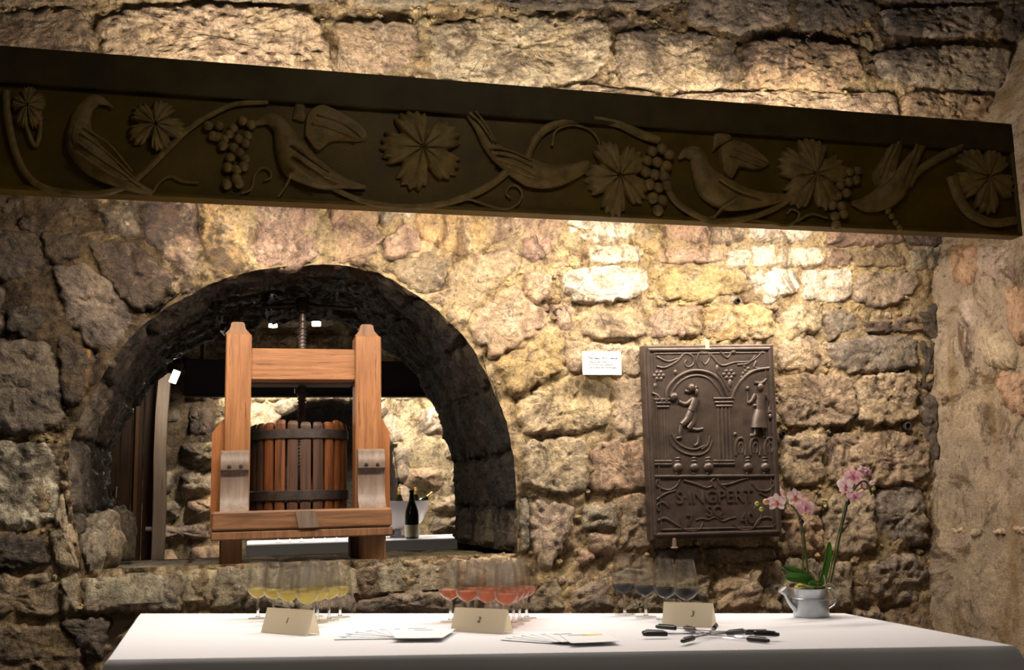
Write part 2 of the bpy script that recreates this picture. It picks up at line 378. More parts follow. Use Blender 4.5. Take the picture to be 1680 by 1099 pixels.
M['budy'] = simple('yellow_bud', (0.62, 0.56, 0.08), 0.5)
M['clip'] = simple('dark_clip', (0.02, 0.02, 0.03), 0.5)
M['bowl'] = simple('white_bowl', (0.78, 0.74, 0.74), 0.3)
M['bottle'] = simple('dark_green_bottle', (0.012, 0.016, 0.006), 0.12, spec=0.6)
M['gold'] = simple('gold_foil', (0.62, 0.42, 0.15), 0.35, 0.7)
M['label'] = simple('cream_label', (0.62, 0.55, 0.38), 0.7)
M['door'] = wood_mat('dark_door', (0.035, 0.016, 0.007), (0.09, 0.04, 0.016))
M['doorstrip'] = wood_mat('door_strip', (0.12, 0.05, 0.02), (0.22, 0.10, 0.04))
M['post'] = wood_mat('pale_post', (0.28, 0.20, 0.145), (0.42, 0.31, 0.225), dark=(0.15, 0.10, 0.07))
M['blackpanel'] = simple('black_panel', (0.018, 0.013, 0.010), 0.7)
M['floor'] = simple('stone_floor', (0.12, 0.10, 0.08), 0.7, var=0.3, vs=4)
M['bulb'] = emit_mat('lit_lens', (1.0, 0.86, 0.62), 22)
M['bare'] = simple('rubble_back', (0.20, 0.15, 0.10), 0.9, var=0.3, vs=5)

# stone colours
SC = {'t': (0.403, 0.259, 0.152), 'y': (0.451, 0.287, 0.122), 'w': (0.634, 0.512, 0.378), 'p': (0.342, 0.201, 0.132), 'g': (0.293, 0.222, 0.156),
      'd': (0.104, 0.073, 0.049), 'b': (0.220, 0.142, 0.085), 'c': (0.500, 0.360, 0.220), 'k': (0.037, 0.027, 0.020), 'm': (0.512, 0.366, 0.171)}
def jit(c, a=0.12):
    k = 1 + rng.uniform(-a, a); return tuple(min(1, max(0, x * k * (1 + rng.uniform(-0.05, 0.05)))) for x in c) + (1.0,)

# ------------------------------------------------------------------ stones
def resample(poly, spacing, chaikin=1):
    P = np.array(poly, float)
    for _ in range(chaikin):
        Q = np.roll(P, -1, 0); P = np.stack([0.88 * P + 0.12 * Q, 0.12 * P + 0.88 * Q], 1).reshape(-1, 2)
    Q = np.vstack([P, P[:1]]); s = np.r_[0, np.cumsum(np.linalg.norm(np.diff(Q, axis=0), axis=1))]
    n = max(14, int(s[-1] / spacing)); t = np.linspace(0, s[-1], n, endpoint=False)
    return np.stack([np.interp(t, s, Q[:, 0]), np.interp(t, s, Q[:, 1])], 1)
def stone_mesh(name, poly, mapf, proud=0.018, rough=0.010, spacing=0.011, bulge=0.004, edge=0.007, tilt=0.008, deep=0.05, wob=0.014, grow=0.0035):
    """a stone whose face is the outline poly; mapf(u, v, h) gives room points, h stands out of the wall"""
    B = resample(poly, spacing); seed = rng.uniform(0, 90)
    B3 = np.c_[B, np.full(len(B), seed)]
    c = B.mean(0); dirs = B - c; rad = np.linalg.norm(dirs, axis=1)
    B = c + dirs * (1 + (grow / np.maximum(rad, 0.02)) + (fbm(B3, 26, 4, 0.6) * wob / np.maximum(rad, 0.02)))[:, None]
    rin = max(0.012, np.min(np.linalg.norm(B - c, axis=1)))
    K = int(min(26, max(3, 0.5 * (rin + np.max(np.linalg.norm(B - c, axis=1))) / spacing))); n = len(B)
    ks = np.linspace(0, 1, K + 1)[:-1]
    U = np.concatenate([c + (B - c) * (1 - k) for k in ks] + [c[None]])
    dist = np.concatenate([np.linalg.norm(B - c, axis=1) * k for k in ks] + [[rin]])
    q = np.c_[U, np.full(len(U), seed)]
    tx, ty = rng.uniform(-tilt, tilt), rng.uniform(-tilt, tilt)
    ext = np.max(np.abs(B - c), axis=0)
    e = 1 - np.exp(-(dist / edge) ** 1.3)
    h = -0.010 + (proud + 0.010) * e + bulge * (1 - np.exp(-dist / (rin * 0.6 + 1e-6))) + e * ((U[:, 0] - c[0]) / ext[0] * tx + (U[:, 1] - c[1]) / ext[1] * ty)
    qs = q * np.array([1.0, 1.8, 1.0]); ridg = np.abs(fbm(qs, 8, 4, 0.6)); pit = np.clip(fbm(q, 24, 3) - 0.30, 0, 1)
    h = h + rough * (fbm(qs, 5, 5, 0.6) * 0.8 - ridg * 0.35) * (0.5 + 0.5 * e) + rough * 0.4 * fbm(q, 40, 2) - rough * 1.6 * pit
    V = mapf(U[:, 0], U[:, 1], h)
    Vb = mapf(B[:, 0], B[:, 1], np.full(n, -deep))
    verts = np.vstack([V, Vb]); fs = []
    for k in range(K - 1):
        a = k * n; b = a + n
        for j in range(n): j2 = (j + 1) % n; fs.append((a + j, a + j2, b + j2, b + j))
    a = (K - 1) * n; ce = K * n
    for j in range(n): fs.append((a + j, a + (j + 1) % n, ce))
    for j in range(n): fs.append((j, ce + 1 + j, ce + 1 + (j + 1) % n, (j + 1) % n))
    me = bpy.data.meshes.new(name); me.from_pydata(verts.tolist(), [], fs); me.update()
    me.polygons.foreach_set('use_smooth', [True] * len(me.polygons)); return me

def wallmap(u, v, h): return np.stack([u, WALL - h, v], 1)
def grid_mesh(name, us, vs, mapf, keep=None):
    UU, VV = np.meshgrid(us, vs); P = mapf(UU.ravel(), VV.ravel()); nu = len(us); fs = []
    K = None if keep is None else keep(UU, VV)
    for j in range(len(vs) - 1):
        for i in range(nu - 1):
            if K is not None and not (K[j, i] and K[j, i + 1] and K[j + 1, i] and K[j + 1, i + 1]): continue
            a = j * nu + i; fs.append((a, a + 1, a + 1 + nu, a + nu))
    me = bpy.data.meshes.new(name); me.from_pydata(P.tolist(), [], fs); me.update()
    me.polygons.foreach_set('use_smooth', [True] * len(me.polygons)); return me
def inside(P, poly):
    poly = np.asarray(poly); x, y = P[:, 0], P[:, 1]; r_ = np.zeros(len(P), bool); j = len(poly) - 1
    for i in range(len(poly)):
        xi, yi = poly[i]; xj, yj = poly[j]
        c = ((yi > y) != (yj > y)) & (x < (xj - xi) * (y - yi) / (yj - yi + 1e-12) + xi); r_ ^= c; j = i
    return r_

# outline of the arched opening, from the left foot over the crown to the right foot (picture points on the wall face)
ARCH_PX = [(140, 938), (131, 900), (120, 850), (113, 790), (114, 735), (130, 690), (152, 648), (184, 592), (222, 545), (262, 512), (305, 487), (352, 464), (402, 447), (460, 438),
           (520, 434), (575, 436), (618, 446), (655, 466), (695, 492), (732, 522), (764, 556), (790, 597), (812, 642), (829, 690), (840, 735), (846, 785), (849, 835), (849, 880), (848, 908)]
ARCH = [W(x, y, WALL)[[0, 2]] for x, y in ARCH_PX]
ARCH = np.array(smooth_path(ARCH, 3))
SILLZ = 0.5 * (ARCH[0][1] + ARCH[-1][1])

STONES = [
 # top band above the carved panel
 ('b', [(-60, -50), (150, -50), (150, 8), (-60, 12)]), ('t', [(158, -50), (330, -50), (330, 2), (160, 10)]), ('g', [(336, -50), (560, -50), (555, 6), (336, 4)]), ('g', [(568, -50), (800, -50), (800, 8), (570, 10)]), ('d', [(806, -50), (1120, -50), (1120, 12), (810, 14)]),
 ('b', [(-60, 22), (140, 15), (150, 50), (148, 98), (-60, 90)]), ('c', [(157, 32), (230, 14), (330, 8), (500, 18), (528, 42), (540, 90), (545, 122), (350, 112), (162, 98)]),
 ('t', [(548, 42), (590, 34), (683, 40), (690, 75), (665, 108), (590, 124), (556, 112)]), ('c', [(702, 42), (800, 26), (960, 25), (1000, 36), (1004, 88), (962, 132), (850, 146), (706, 126)]),
 ('c', [(1014, 52), (1090, 46), (1200, 62), (1214, 106), (1190, 146), (1110, 150), (1026, 140), (1010, 110)]), ('t', [(1218, 72), (1290, 62), (1405, 78), (1420, 128), (1380, 146), (1300, 148), (1222, 142)]),
 ('d', [(1128, -50), (1290, -50), (1296, 38), (1205, 54), (1130, 38)]), ('g', [(1300, -50), (1432, -50), (1438, 18), (1400, 48), (1308, 52)]), ('g', [(1444, 15), (1628, 12), (1634, 48), (1560, 62), (1450, 56)]), ('d', [(1440, -50), (1640, -50), (1640, 6), (1446, 8)]),
 ('g', [(1432, 86), (1560, 74), (1655, 84), (1655, 130), (1630, 150), (1540, 146), (1442, 128)]), ('c', [(1100, 156), (1240, 152), (1380, 152), (1470, 152), (1475, 200), (1300, 186), (1100, 176)]), ('t', [(1480, 152), (1560, 154), (1640, 160), (1640, 215), (1482, 206)]),
 ('w', [(560, 126), (700, 130), (705, 160), (560, 150)]), ('t', [(710, 134), (850, 150), (960, 140), (1090, 156), (1090, 185), (712, 165)]), ('d', [(1640, -50), (1760, -50), (1760, 70), (1645, 70)]), ('b', [(1662, 78), (1760, 78), (1760, 220), (1662, 215)]),
 # first course below the panel
 ('w', [(930, 330), (1040, 335), (1042, 385), (1030, 394), (985, 399), (934, 392)]), ('p', [(1080, 340), (1165, 345), (1163, 384), (1150, 397), (1090, 398)]), ('b', [(1168, 345), (1222, 348), (1220, 392), (1200, 400), (1166, 398)]),
 ('w', [(1225, 348), (1332, 352), (1330, 390), (1290, 400), (1228, 395)]), ('p', [(1353, 356), (1482, 360), (1480, 400), (1400, 404), (1355, 399)]), ('d', [(1486, 360), (1560, 365), (1556, 402), (1488, 405)]),
 ('w', [(640, 320), (690, 325), (690, 352), (640, 350)]), ('t', [(800, 330), (925, 334), (924, 385), (905, 400), (850, 385), (805, 400)]), ('y', [(690, 330), (792, 332), (800, 400), (780, 420), (725, 412), (680, 372)]),
 # second course
 ('p', [(852, 392), (902, 388), (898, 428), (858, 432)]), ('y', [(906, 408), (958, 404), (956, 430), (908, 432)]), ('w', [(963, 402), (1048, 402), (1056, 416), (1050, 430), (966, 432)]), ('t', [(1074, 408), (1190, 408), (1188, 430), (1080, 434)]), ('w', [(1192, 412), (1230, 410), (1228, 438), (1195, 440)]),
 ('w', [(1234, 404), (1272, 404), (1270, 436), (1234, 440)]), ('w', [(1276, 406), (1350, 408), (1350, 434), (1300, 441), (1272, 430)]), ('p', [(1354, 410), (1395, 410), (1394, 436), (1354, 437)]), ('b', [(1400, 410), (1488, 413), (1486, 438), (1404, 437)]), ('g', [(1491, 410), (1548, 405), (1544, 440), (1494, 446)]),
 # third course
 ('t', [(856, 448), (898, 446), (902, 480), (884, 498), (862, 488)]), ('w', [(924, 444), (985, 438), (1060, 440), (1064, 474), (1036, 492), (950, 497), (922, 484)]), ('y', [(1086, 444), (1140, 436), (1200, 436), (1224, 446), (1224, 478), (1190, 486), (1150, 495), (1086, 490)]),
 ('w', [(1229, 452), (1244, 440), (1305, 443), (1311, 480), (1286, 484), (1262, 500), (1238, 484)]), ('w', [(1315, 443), (1400, 441), (1394, 490), (1360, 500), (1320, 488)]), ('g', [(1404, 446), (1500, 448), (1506, 468), (1470, 496), (1440, 508), (1400, 494)]), ('k', [(1476, 500), (1512, 472), (1536, 448), (1544, 480), (1500, 512)]),
 # fourth course
 ('t', [(905, 500), (940, 505), (944, 545), (920, 550), (908, 520)]), ('t', [(948, 508), (1058, 510), (1060, 552), (1000, 560), (948, 546)]), ('p', [(1064, 506), (1150, 500), (1152, 548), (1100, 558), (1066, 552)]), ('y', [(1156, 504), (1240, 498), (1266, 510), (1270, 556), (1158, 560)]),
 ('c', [(1276, 518), (1312, 500), (1350, 514), (1345, 545), (1285, 550)]), ('g', [(1354, 510), (1404, 512), (1408, 542), (1360, 558)]), ('b', [(1416, 530), (1500, 518), (1516, 545), (1420, 546)]), ('d', [(1505, 515), (1540, 490), (1538, 560), (1520, 548)]),
 ('c', [(1272, 556), (1340, 554), (1350, 600), (1330, 611), (1274, 608)]), ('g', [(1354, 566), (1400, 553), (1502, 551), (1504, 604), (1440, 611), (1380, 612)]), ('t', [(1274, 616), (1398, 616), (1400, 688), (1362, 701), (1282, 701)]), ('c', [(1404, 616), (1500, 610), (1508, 688), (1430, 697), (1405, 690)]),
 ('c', [(1281, 716), (1352, 709), (1353, 790), (1284, 796)]), ('c', [(1357, 712), (1480, 705), (1520, 730), (1525, 774), (1508, 790), (1440, 796), (1359, 795)]), ('t', [(1288, 808), (1332, 804), (1348, 830), (1350, 902), (1292, 910)]), ('c', [(1356, 814), (1430, 802), (1434, 860), (1440, 900), (1400, 910), (1355, 905)]),
 ('g', [(1437, 802), (1510, 797), (1520, 850), (1524, 894), (1450, 900), (1438, 860)]), ('g', [(1288, 920), (1344, 916), (1348, 1000), (1284, 1002)]), ('g', [(1348, 922), (1392, 920), (1395, 994), (1350, 998)]), ('b', [(1400, 935), (1424, 930), (1426, 990), (1402, 992)]),
 ('g', [(1428, 926), (1470, 906), (1510, 915), (1530, 950), (1524, 980), (1490, 994), (1442, 982), (1426, 955)]), ('g', [(1400, 1000), (1448, 996), (1452, 1060), (1400, 1060)]), ('b', [(1456, 1002), (1520, 998), (1545, 1050), (1530, 1075), (1458, 1070)]), ('d', [(1508, 560), (1534, 560), (1532, 640), (1508, 640)]), ('d', [(1512, 650), (1532, 650), (1534, 760), (1516, 720)]),
 # beside and above the arch, towards the iron plaque
 ('t', [(762, 540), (792, 500), (850, 462), (880, 500), (905, 520), (868, 558), (806, 588)]), ('y', [(808, 594), (872, 562), (916, 532), (925, 560), (924, 604), (898, 624), (842, 654)]), ('c', [(929, 556), (956, 560), (955, 614), (928, 606)]), ('c', [(960, 562), (1052, 568), (1052, 614), (964, 620)]),
 ('c', [(850, 660), (900, 634), (934, 614), (1000, 630), (1002, 698), (930, 710), (862, 711), (850, 690)]), ('c', [(1006, 626), (1060, 620), (1064, 716), (1040, 718), (1006, 702)]), ('c', [(855, 722), (962, 718), (966, 800), (930, 814), (862, 800)]), ('t', [(970, 724), (1066, 722), (1066, 800), (1000, 810), (969, 802)]),
 ('g', [(853, 818), (866, 815), (868, 905), (854, 908)]), ('c', [(870, 818), (940, 826), (940, 870), (922, 900), (900, 938), (882, 928), (868, 880)]), ('g', [(950, 832), (1012, 822), (1014, 868), (960, 870)]), ('t', [(1018, 812), (1066, 812), (1070, 905), (1020, 902)]), ('t', [(962, 874), (1014, 876), (1010, 916), (974, 908)]),
 ('g', [(878, 950), (912, 942), (930, 1002), (868, 1004)]), ('g', [(936, 966), (1000, 948), (1006, 1002), (936, 1003)]), ('d', [(1074, 900), (1148, 895), (1152, 925), (1078, 928)]), ('b', [(1154, 897), (1270, 897), (1276, 918), (1160, 928)]), ('g', [(1010, 934), (1070, 930), (1160, 936), (1164, 1003), (1012, 1003)]), ('t', [(1170, 936), (1246, 926), (1250, 996), (1170, 1000)]), ('b', [(1253, 922), (1282, 920), (1280, 1001), (1254, 1001)]),
 ('t', [(1072, 575), (1160, 575), (1160, 640), (1072, 640)]), ('t', [(1165, 575), (1262, 575), (1262, 640), (1165, 640)]), ('t', [(1072, 646), (1130, 646), (1130, 720), (1072, 720)]), ('t', [(1135, 646), (1266, 646), (1266, 720), (1135, 720)]), ('t', [(1074, 726), (1170, 726), (1170, 800), (1074, 800)]), ('t', [(1175, 726), (1272, 726), (1272, 800), (1175, 800)]), ('t', [(1076, 806), (1140, 806), (1140, 890), (1076, 890)]), ('t', [(1145, 806), (1276, 806), (1276, 890), (1145, 890)]),
 # ring of the arch
 ('p', [(416, 320), (520, 325), (522, 415), (500, 434), (460, 438), (416, 436)]), ('p', [(545, 325), (618, 330), (624, 398), (612, 430), (575, 433), (540, 430)]), ('p', [(630, 392), (662, 364), (688, 380), (690, 405), (646, 428), (628, 420)]), ('b', [(632, 440), (652, 428), (700, 412), (742, 430), (726, 470), (700, 490), (660, 464)]),
 ('t', [(706, 490), (734, 466), (748, 430), (800, 412), (846, 404), (850, 440), (800, 486), (760, 538)]), ('g', [(625, 330), (636, 325), (645, 360), (626, 380)]),
 ('y', [(332, 320), (408, 322), (410, 430), (380, 446), (348, 452), (334, 400)]), ('p', [(232, 325), (322, 322), (326, 420), (320, 462), (296, 446), (240, 398)]), ('w', [(160, 340), (226, 330), (234, 390), (176, 384)]), ('b', [(140, 392), (232, 402), (288, 456), (262, 496), (225, 512), (180, 470)]), ('k', [(72, 320), (128, 322), (120, 378), (82, 372)]),
 ('d', [(86, 436), (150, 432), (192, 478), (222, 528), (196, 566), (164, 580), (108, 530)]), ('g', [(-40, 372), (66, 384), (76, 440), (20, 460), (-40, 456)]), ('g', [(10, 500), (64, 500), (76, 540), (40, 550), (10, 544)]), ('b', [(92, 540), (160, 588), (148, 634), (118, 676), (100, 640)]), ('d', [(-40, 560), (80, 558), (104, 640), (100, 696), (60, 712), (-40, 706)]), ('d', [(-40, 470), (4, 470), (4, 548), (-40, 548)]), ('b', [(70, 380), (135, 388), (130, 425), (76, 430)]),
 ('w', [(-40, 724), (84, 726), (96, 790), (98, 850), (40, 870), (-40, 866)]), ('c', [(102, 800), (110, 850), (122, 900), (130, 935), (92, 930), (84, 872)]), ('d', [(-40, 874), (36, 876), (78, 884), (84, 930), (-40, 934)]), ('g', [(-40, 944), (88, 942), (98, 1010), (-40, 1014)]), ('b', [(-40, 1022), (80, 1020), (140, 1050), (140, 1130), (-40, 1130)]),
 ('g', [(96, 946), (128, 944), (130, 1006), (104, 1010)]), ('d', [(100, 1016), (180, 1014), (170, 1080), (146, 1080)]),
 # face of the sill
 ('g', [(135, 946), (226, 940), (230, 1003), (136, 1008)]), ('g', [(231, 940), (300, 937), (304, 1003), (236, 1004)]), ('b', [(306, 938), (342, 936), (345, 1003), (308, 1003)]), ('g', [(348, 935), (480, 929), (480, 1003), (350, 1003)]), ('g', [(485, 928), (575, 925), (580, 1003), (486, 1003)]), ('t', [(582, 925), (652, 921), (648, 975), (586, 985)]), ('c', [(656, 921), (732, 918), (735, 960), (660, 962)]), ('g', [(590, 985), (650, 972), (740, 966), (740, 1006), (592, 1006)]), ('c', [(738, 918), (846, 914), (866, 960), (745, 963)]), ('g', [(746, 968), (864, 964), (866, 1006), (746, 1006)]),
]

wall = empty('wall_back', (0.9, WALL, 0.0)); tag(wall, kind='structure', label='rough limestone wall with an arched opening behind the table')
MAT_BY = {'d': M['soot_dark'], 'k': M['soot_dark']}
polys = []; bounds = []
def add_stone(poly, code, **kw):
    B = np.array(poly); size = np.ptp(B, axis=0).min()
    sp = 0.009 if size > 0.06 else 0.007
    me = stone_mesh('stone', poly, wallmap, spacing=sp, **kw)
    left = B[:, 0].mean() < -0.25
    m = MAT_BY.get(code, M['streak'] if left and code in 'wgb' else M['stone'])
    o = put('stone', me, m, wall, color=jit(SC[code]))
    polys.append(B); bounds.append(resample(poly, 0.012))
for code, px in STONES:
    poly = [W(x, y, WALL)[[0, 2]] for x, y in px]
    deepd = code == 'k'
    add_stone(poly, code, proud=(-0.03 if deepd else rng.uniform(0.008, 0.022)), rough=rng.uniform(0.009, 0.015), bulge=rng.uniform(0.0, 0.006), tilt=0.007, edge=rng.uniform(0.004, 0.010), grow=0.006)
# courses outside the traced part: behind the panel, above the frame and below the table
X0, X1, Z0, Z1 = -1.25, 2.56, 0.0, 3.25
def course_fill(z0, z1, x0, x1, hh, codes):
    z = z0
    while z < z1 - 0.03:
        h = min(hh * rng.uniform(0.8, 1.2), z1 - z); x = x0
        while x < x1 - 0.05:
            w = min(rng.uniform(0.2, 0.42), x1 - x)
            p = [(x + 0.01, z + 0.01 + rng.uniform(0, 0.01)), (x + w - 0.01, z + 0.01 + rng.uniform(0, 0.01)), (x + w - 0.012, z + h - 0.01 - rng.uniform(0, 0.01)), (x + 0.012, z + h - 0.01 - rng.uniform(0, 0.01))]
            c = np.mean(p, axis=0)
            if not any(inside(np.array([c, p[0], p[1], p[2], p[3]]), q).any() or inside(q, np.array(p)).any() for q in polys) and not inside(np.array([c] + p), np.array(ARCH)).any():
                add_stone(p, rng.choice(codes), proud=rng.uniform(0.008, 0.022), rough=0.013)
            x += w
        z += h
course_fill(CAMZ - 0.62, CAMZ - 0.325, X0, X1, 0.17, 'ggbt')
course_fill(CAMZ + 0.92, CAMZ + 1.40, X0, X1, 0.16, 'tgcb')
course_fill(CAMZ - 0.35, CAMZ + 1.8, X0, -0.70, 0.18, 'ggbd')
course_fill(CAMZ + 1.42, CAMZ + 2.1, X0, X1, 0.2, 'gdb')
# small rubble wedged into the gaps
BP = np.concatenate(bounds); AP = np.array(ARCH)
placed = 0
for _ in range(6000):
    if placed > 110: break
    p = np.array([rng.uniform(-0.80, 2.55), rng.uniform(CAMZ - 0.40, CAMZ + 1.75)])
    if inside(p[None], AP)[0] or (p[1] > CAMZ + 0.93 and p[1] < CAMZ + 1.44 and rng.random() < 0.8): continue
    if any(inside(p[None], q)[0] for q in polys): continue
    d = min(np.linalg.norm(BP - p, axis=1).min(), np.linalg.norm(AP - p, axis=1).min())
    if d < 0.014: continue
    r_ = min(d * 0.92, 0.05); a0 = rng.uniform(0, 6.28)
    poly = [(p[0] + r_ * rng.uniform(0.8, 1.2) * math.cos(a0 + k * 1.047), p[1] + r_ * rng.uniform(0.7, 1.05) * math.sin(a0 + k * 1.047)) for k in range(6)]
    code = rng.choice('mytmc') if p[0] > -0.1 else rng.choice('mgbdt')
    add_stone(poly, code, proud=rng.uniform(0.0, 0.02), rough=0.008, edge=0.008); BP = np.vstack([BP, bounds[-1]]); placed += 1

# the mortar bed the stones sit in
BPs = BP[::2]
def mortar_h(u, v):
    q = np.c_[u, v, np.full(len(u), 4.0)]
    return 0.000 + 0.012 * fbm(q, 5, 4) + 0.009 * fbm(q, 30, 3, 0.65) - 0.045 * np.clip(fbm(q, 9, 3) - 0.10, 0, 1)
APD = np.stack([np.interp(np.linspace(0, len(AP) - 1, 900), np.arange(len(AP)), AP[:, k]) for k in (0, 1)], 1)
def mortar_map(u, v):
    u = u.copy(); v = v.copy(); m = inside(np.c_[u, v], AP); idx = np.where(m)[0]
    for i in idx:
        d = (APD[:, 0] - u[i]) ** 2 + (APD[:, 1] - v[i]) ** 2; k = d.argmin()
        if d[k] < 0.0009: u[i], v[i] = APD[k]
    return np.stack([u, WALL - mortar_h(u, v), v], 1)
def keep_wall(UU, VV):
    k = ~inside(np.c_[UU.ravel(), VV.ravel()], AP).reshape(UU.shape); g = k.copy()
    g[1:] |= k[:-1]; g[:-1] |= k[1:]; h = g.copy(); h[:, 1:] |= g[:, :-1]; h[:, :-1] |= g[:, 1:]; return h
put('mortar', grid_mesh('mortar', np.arange(X0, 3.45, 0.0105), np.arange(Z0, Z1, 0.0105), mortar_map, keep_wall), M['mortar'], wall, color=(0.40, 0.28, 0.15, 1))
# crumbs of mortar standing in the joints
cr = MB(); rs = np.random.RandomState(11)
cand = np.c_[rs.uniform(-0.8, 2.55, 16000), rs.uniform(CAMZ - 0.4, CAMZ + 1.85, 16000)]
ok = ~inside(cand, AP)
for q in polys: 
    lo, hi = q.min(0), q.max(0); m = ok & (cand > lo).all(1) & (cand < hi).all(1)
    if m.any(): idx = np.where(m)[0]; ok[idx[inside(cand[idx], q)]] = False
cand = cand[ok]; dens = fbm(np.c_[cand, np.zeros(len(cand))], 3.0, 3)
cand = cand[dens > 0.25]; cand = np.array([p for p in cand if np.linalg.norm(AP - p, axis=1).min() > 0.035])[:1700]; hh = mortar_h(cand[:, 0], cand[:, 1])
for (u, v), h in zip(cand, hh):
    r_ = rs.uniform(0.003, 0.009); n0 = len(cr.v); cr.ball((0, 0, 0), 1.0, 7, 5); V = np.array(cr.v[n0:]); V = V * (1 + rs.uniform(-0.35, 0.25, len(V)))[:, None] * [r_ * rs.uniform(0.8, 1.5), r_, r_ * rs.uniform(0.7, 1.1)] + [u, WALL - h - 0.2 * r_, v]; cr.v[n0:] = [tuple(q) for q in V]
tag(put('mortar_crumbs', cr, M['mortar'], wall, color=(0.50, 0.38, 0.17, 1)), kind='stuff')

# soffit and jambs of the arch
AS = np.r_[0, np.cumsum(np.linalg.norm(np.diff(AP, axis=0), axis=1))]
tang = np.gradient(AP, axis=0); tang /= np.linalg.norm(tang, axis=1)[:, None]
nrm = np.stack([tang[:, 1], -tang[:, 0]], 1)      # towards the opening
for _ in range(3): nrm = (np.roll(nrm, 1, 0) * 0.25 + nrm * 0.5 + np.roll(nrm, -1, 0) * 0.25) if False else nrm
def vault(s, y, h):
    ax = np.interp(s, AS, AP[:, 0]); az = np.interp(s, AS, AP[:, 1]); nx = np.interp(s, AS, nrm[:, 0]); nz = np.interp(s, AS, nrm[:, 1])
    return np.stack([ax + nx * h, y, az + nz * h], 1)
def vault_base(s, y):
    q = np.c_[s, y, np.zeros(len(s))]; h = -0.012 + 0.014 * fbm(q, 6, 4) + 0.006 * fbm(q, 30, 2)
    return vault(s, y, h)
put('arch_soffit', grid_mesh('arch_soffit', np.linspace(0, AS[-1], 190), np.arange(WALL + 0.002, BACK + 0.02, 0.016), vault_base), M['soot_dark'], wall, color=(0.035, 0.025, 0.017, 1))
# stones lining the soffit, dark with soot and damp
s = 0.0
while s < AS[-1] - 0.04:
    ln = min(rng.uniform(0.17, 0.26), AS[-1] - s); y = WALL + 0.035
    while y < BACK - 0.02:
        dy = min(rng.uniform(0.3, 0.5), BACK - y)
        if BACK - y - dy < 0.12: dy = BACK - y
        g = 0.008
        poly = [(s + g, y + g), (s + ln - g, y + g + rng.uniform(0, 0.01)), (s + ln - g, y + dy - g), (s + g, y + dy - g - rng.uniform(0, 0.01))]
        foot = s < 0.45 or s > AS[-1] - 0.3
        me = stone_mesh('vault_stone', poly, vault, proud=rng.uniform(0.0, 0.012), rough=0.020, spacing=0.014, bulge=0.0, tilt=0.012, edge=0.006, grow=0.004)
        put('vault_stone', me, M['soot_dark'], wall, color=jit((0.10, 0.072, 0.046) if foot else (0.036, 0.023, 0.013), 0.5)); y += dy
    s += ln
# sill: top slabs between the jambs
def sillmap(u, v, h): return np.stack([u, v, SILLZ - 0.008 + h - 0.012 - 0.020 * (v - WALL)], 1)
xl, xr = AP[0][0] - 0.03, AP[-1][0] + 0.03; x = xl
while x < xr - 0.05:
    w = min(rng.uniform(0.22, 0.4), xr - x)
    if xr - x - w < 0.1: w = xr - x
    y = WALL - 0.012
    for dy in (rng.uniform(0.35, 0.6), None):
        y1 = BACK if dy is None else y + dy
        me = stone_mesh('sill_stone', [(x + 0.003, y), (x + w - 0.003, y), (x + w - 0.003, y1), (x + 0.003, y1)], sillmap, proud=0.012, rough=0.006, spacing=0.015, bulge=0.0, tilt=0.002, edge=0.008, deep=0.08)
        put('sill_stone', me, M['stone'], wall, color=jit((0.40, 0.32, 0.21))); y = y1 + 0.004
    x += w
mb = MB().box((xl - 0.1, WALL + 0.02, 0), (xr + 0.1, BACK, SILLZ - 0.06)); put('sill_core', mb, M['bare'], wall, smooth=False)
# rounded blocks at the foot of the left jamb
for px, py, Y, rr in ((165, 888, 3.62, (0.075, 0.10, 0.10)), (196, 882, 4.15, (0.06, 0.1, 0.115)), (148, 905, 3.47, (0.045, 0.07, 0.07))):
    c = W(px, py, Y); b = MB().ball((0, 0, 0), 1.0, 28, 20); V = np.array(b.v); n_ = fbm(V + px, 1.6, 4)
    V = V * (1 + 0.22 * n_)[:, None] * np.array(rr) + c; V[:, 2] = np.maximum(V[:, 2], SILLZ - 0.01); b.v = [tuple(q) for q in V]
    put('jamb_stone', b, M['stone'], wall, color=(0.26, 0.205, 0.14, 1))
# drilled peg holes in the joints
for px, py in ((916, 513), (1284, 711), (1489, 699), (1210, 494), (1401, 650)):
    c = W(px, py, WALL - 0.012); r_ = 0.011 if px in (916, 1489) else 0.007; b = MB()
    b.lathe([(r_ * 1.7, 0.012), (r_ * 1.5, -0.004), (r_, -0.006), (r_ * 0.9, 0.02), (0.0005, 0.022)], (c[0], c[1], c[2]), 14, (0, 1, 0)); put('peg_hole', b, M['soot_dark'], wall, color=(0.012, 0.009, 0.007, 1))
# back face of the thick wall
def keep_back(UU, VV): return ~inside(np.c_[UU.ravel(), VV.ravel()], (AP - AP.mean(0)) * 1.02 + AP.mean(0)).reshape(UU.shape)
put('wall_rear_face', grid_mesh('wall_rear_face', np.arange(-2.2, 3.6, 0.025), np.arange(0.0, 3.3, 0.025), lambda u, v: np.stack([u, np.full(len(u), BACK + 0.01), v], 1), keep_back), M['bare'], wall)

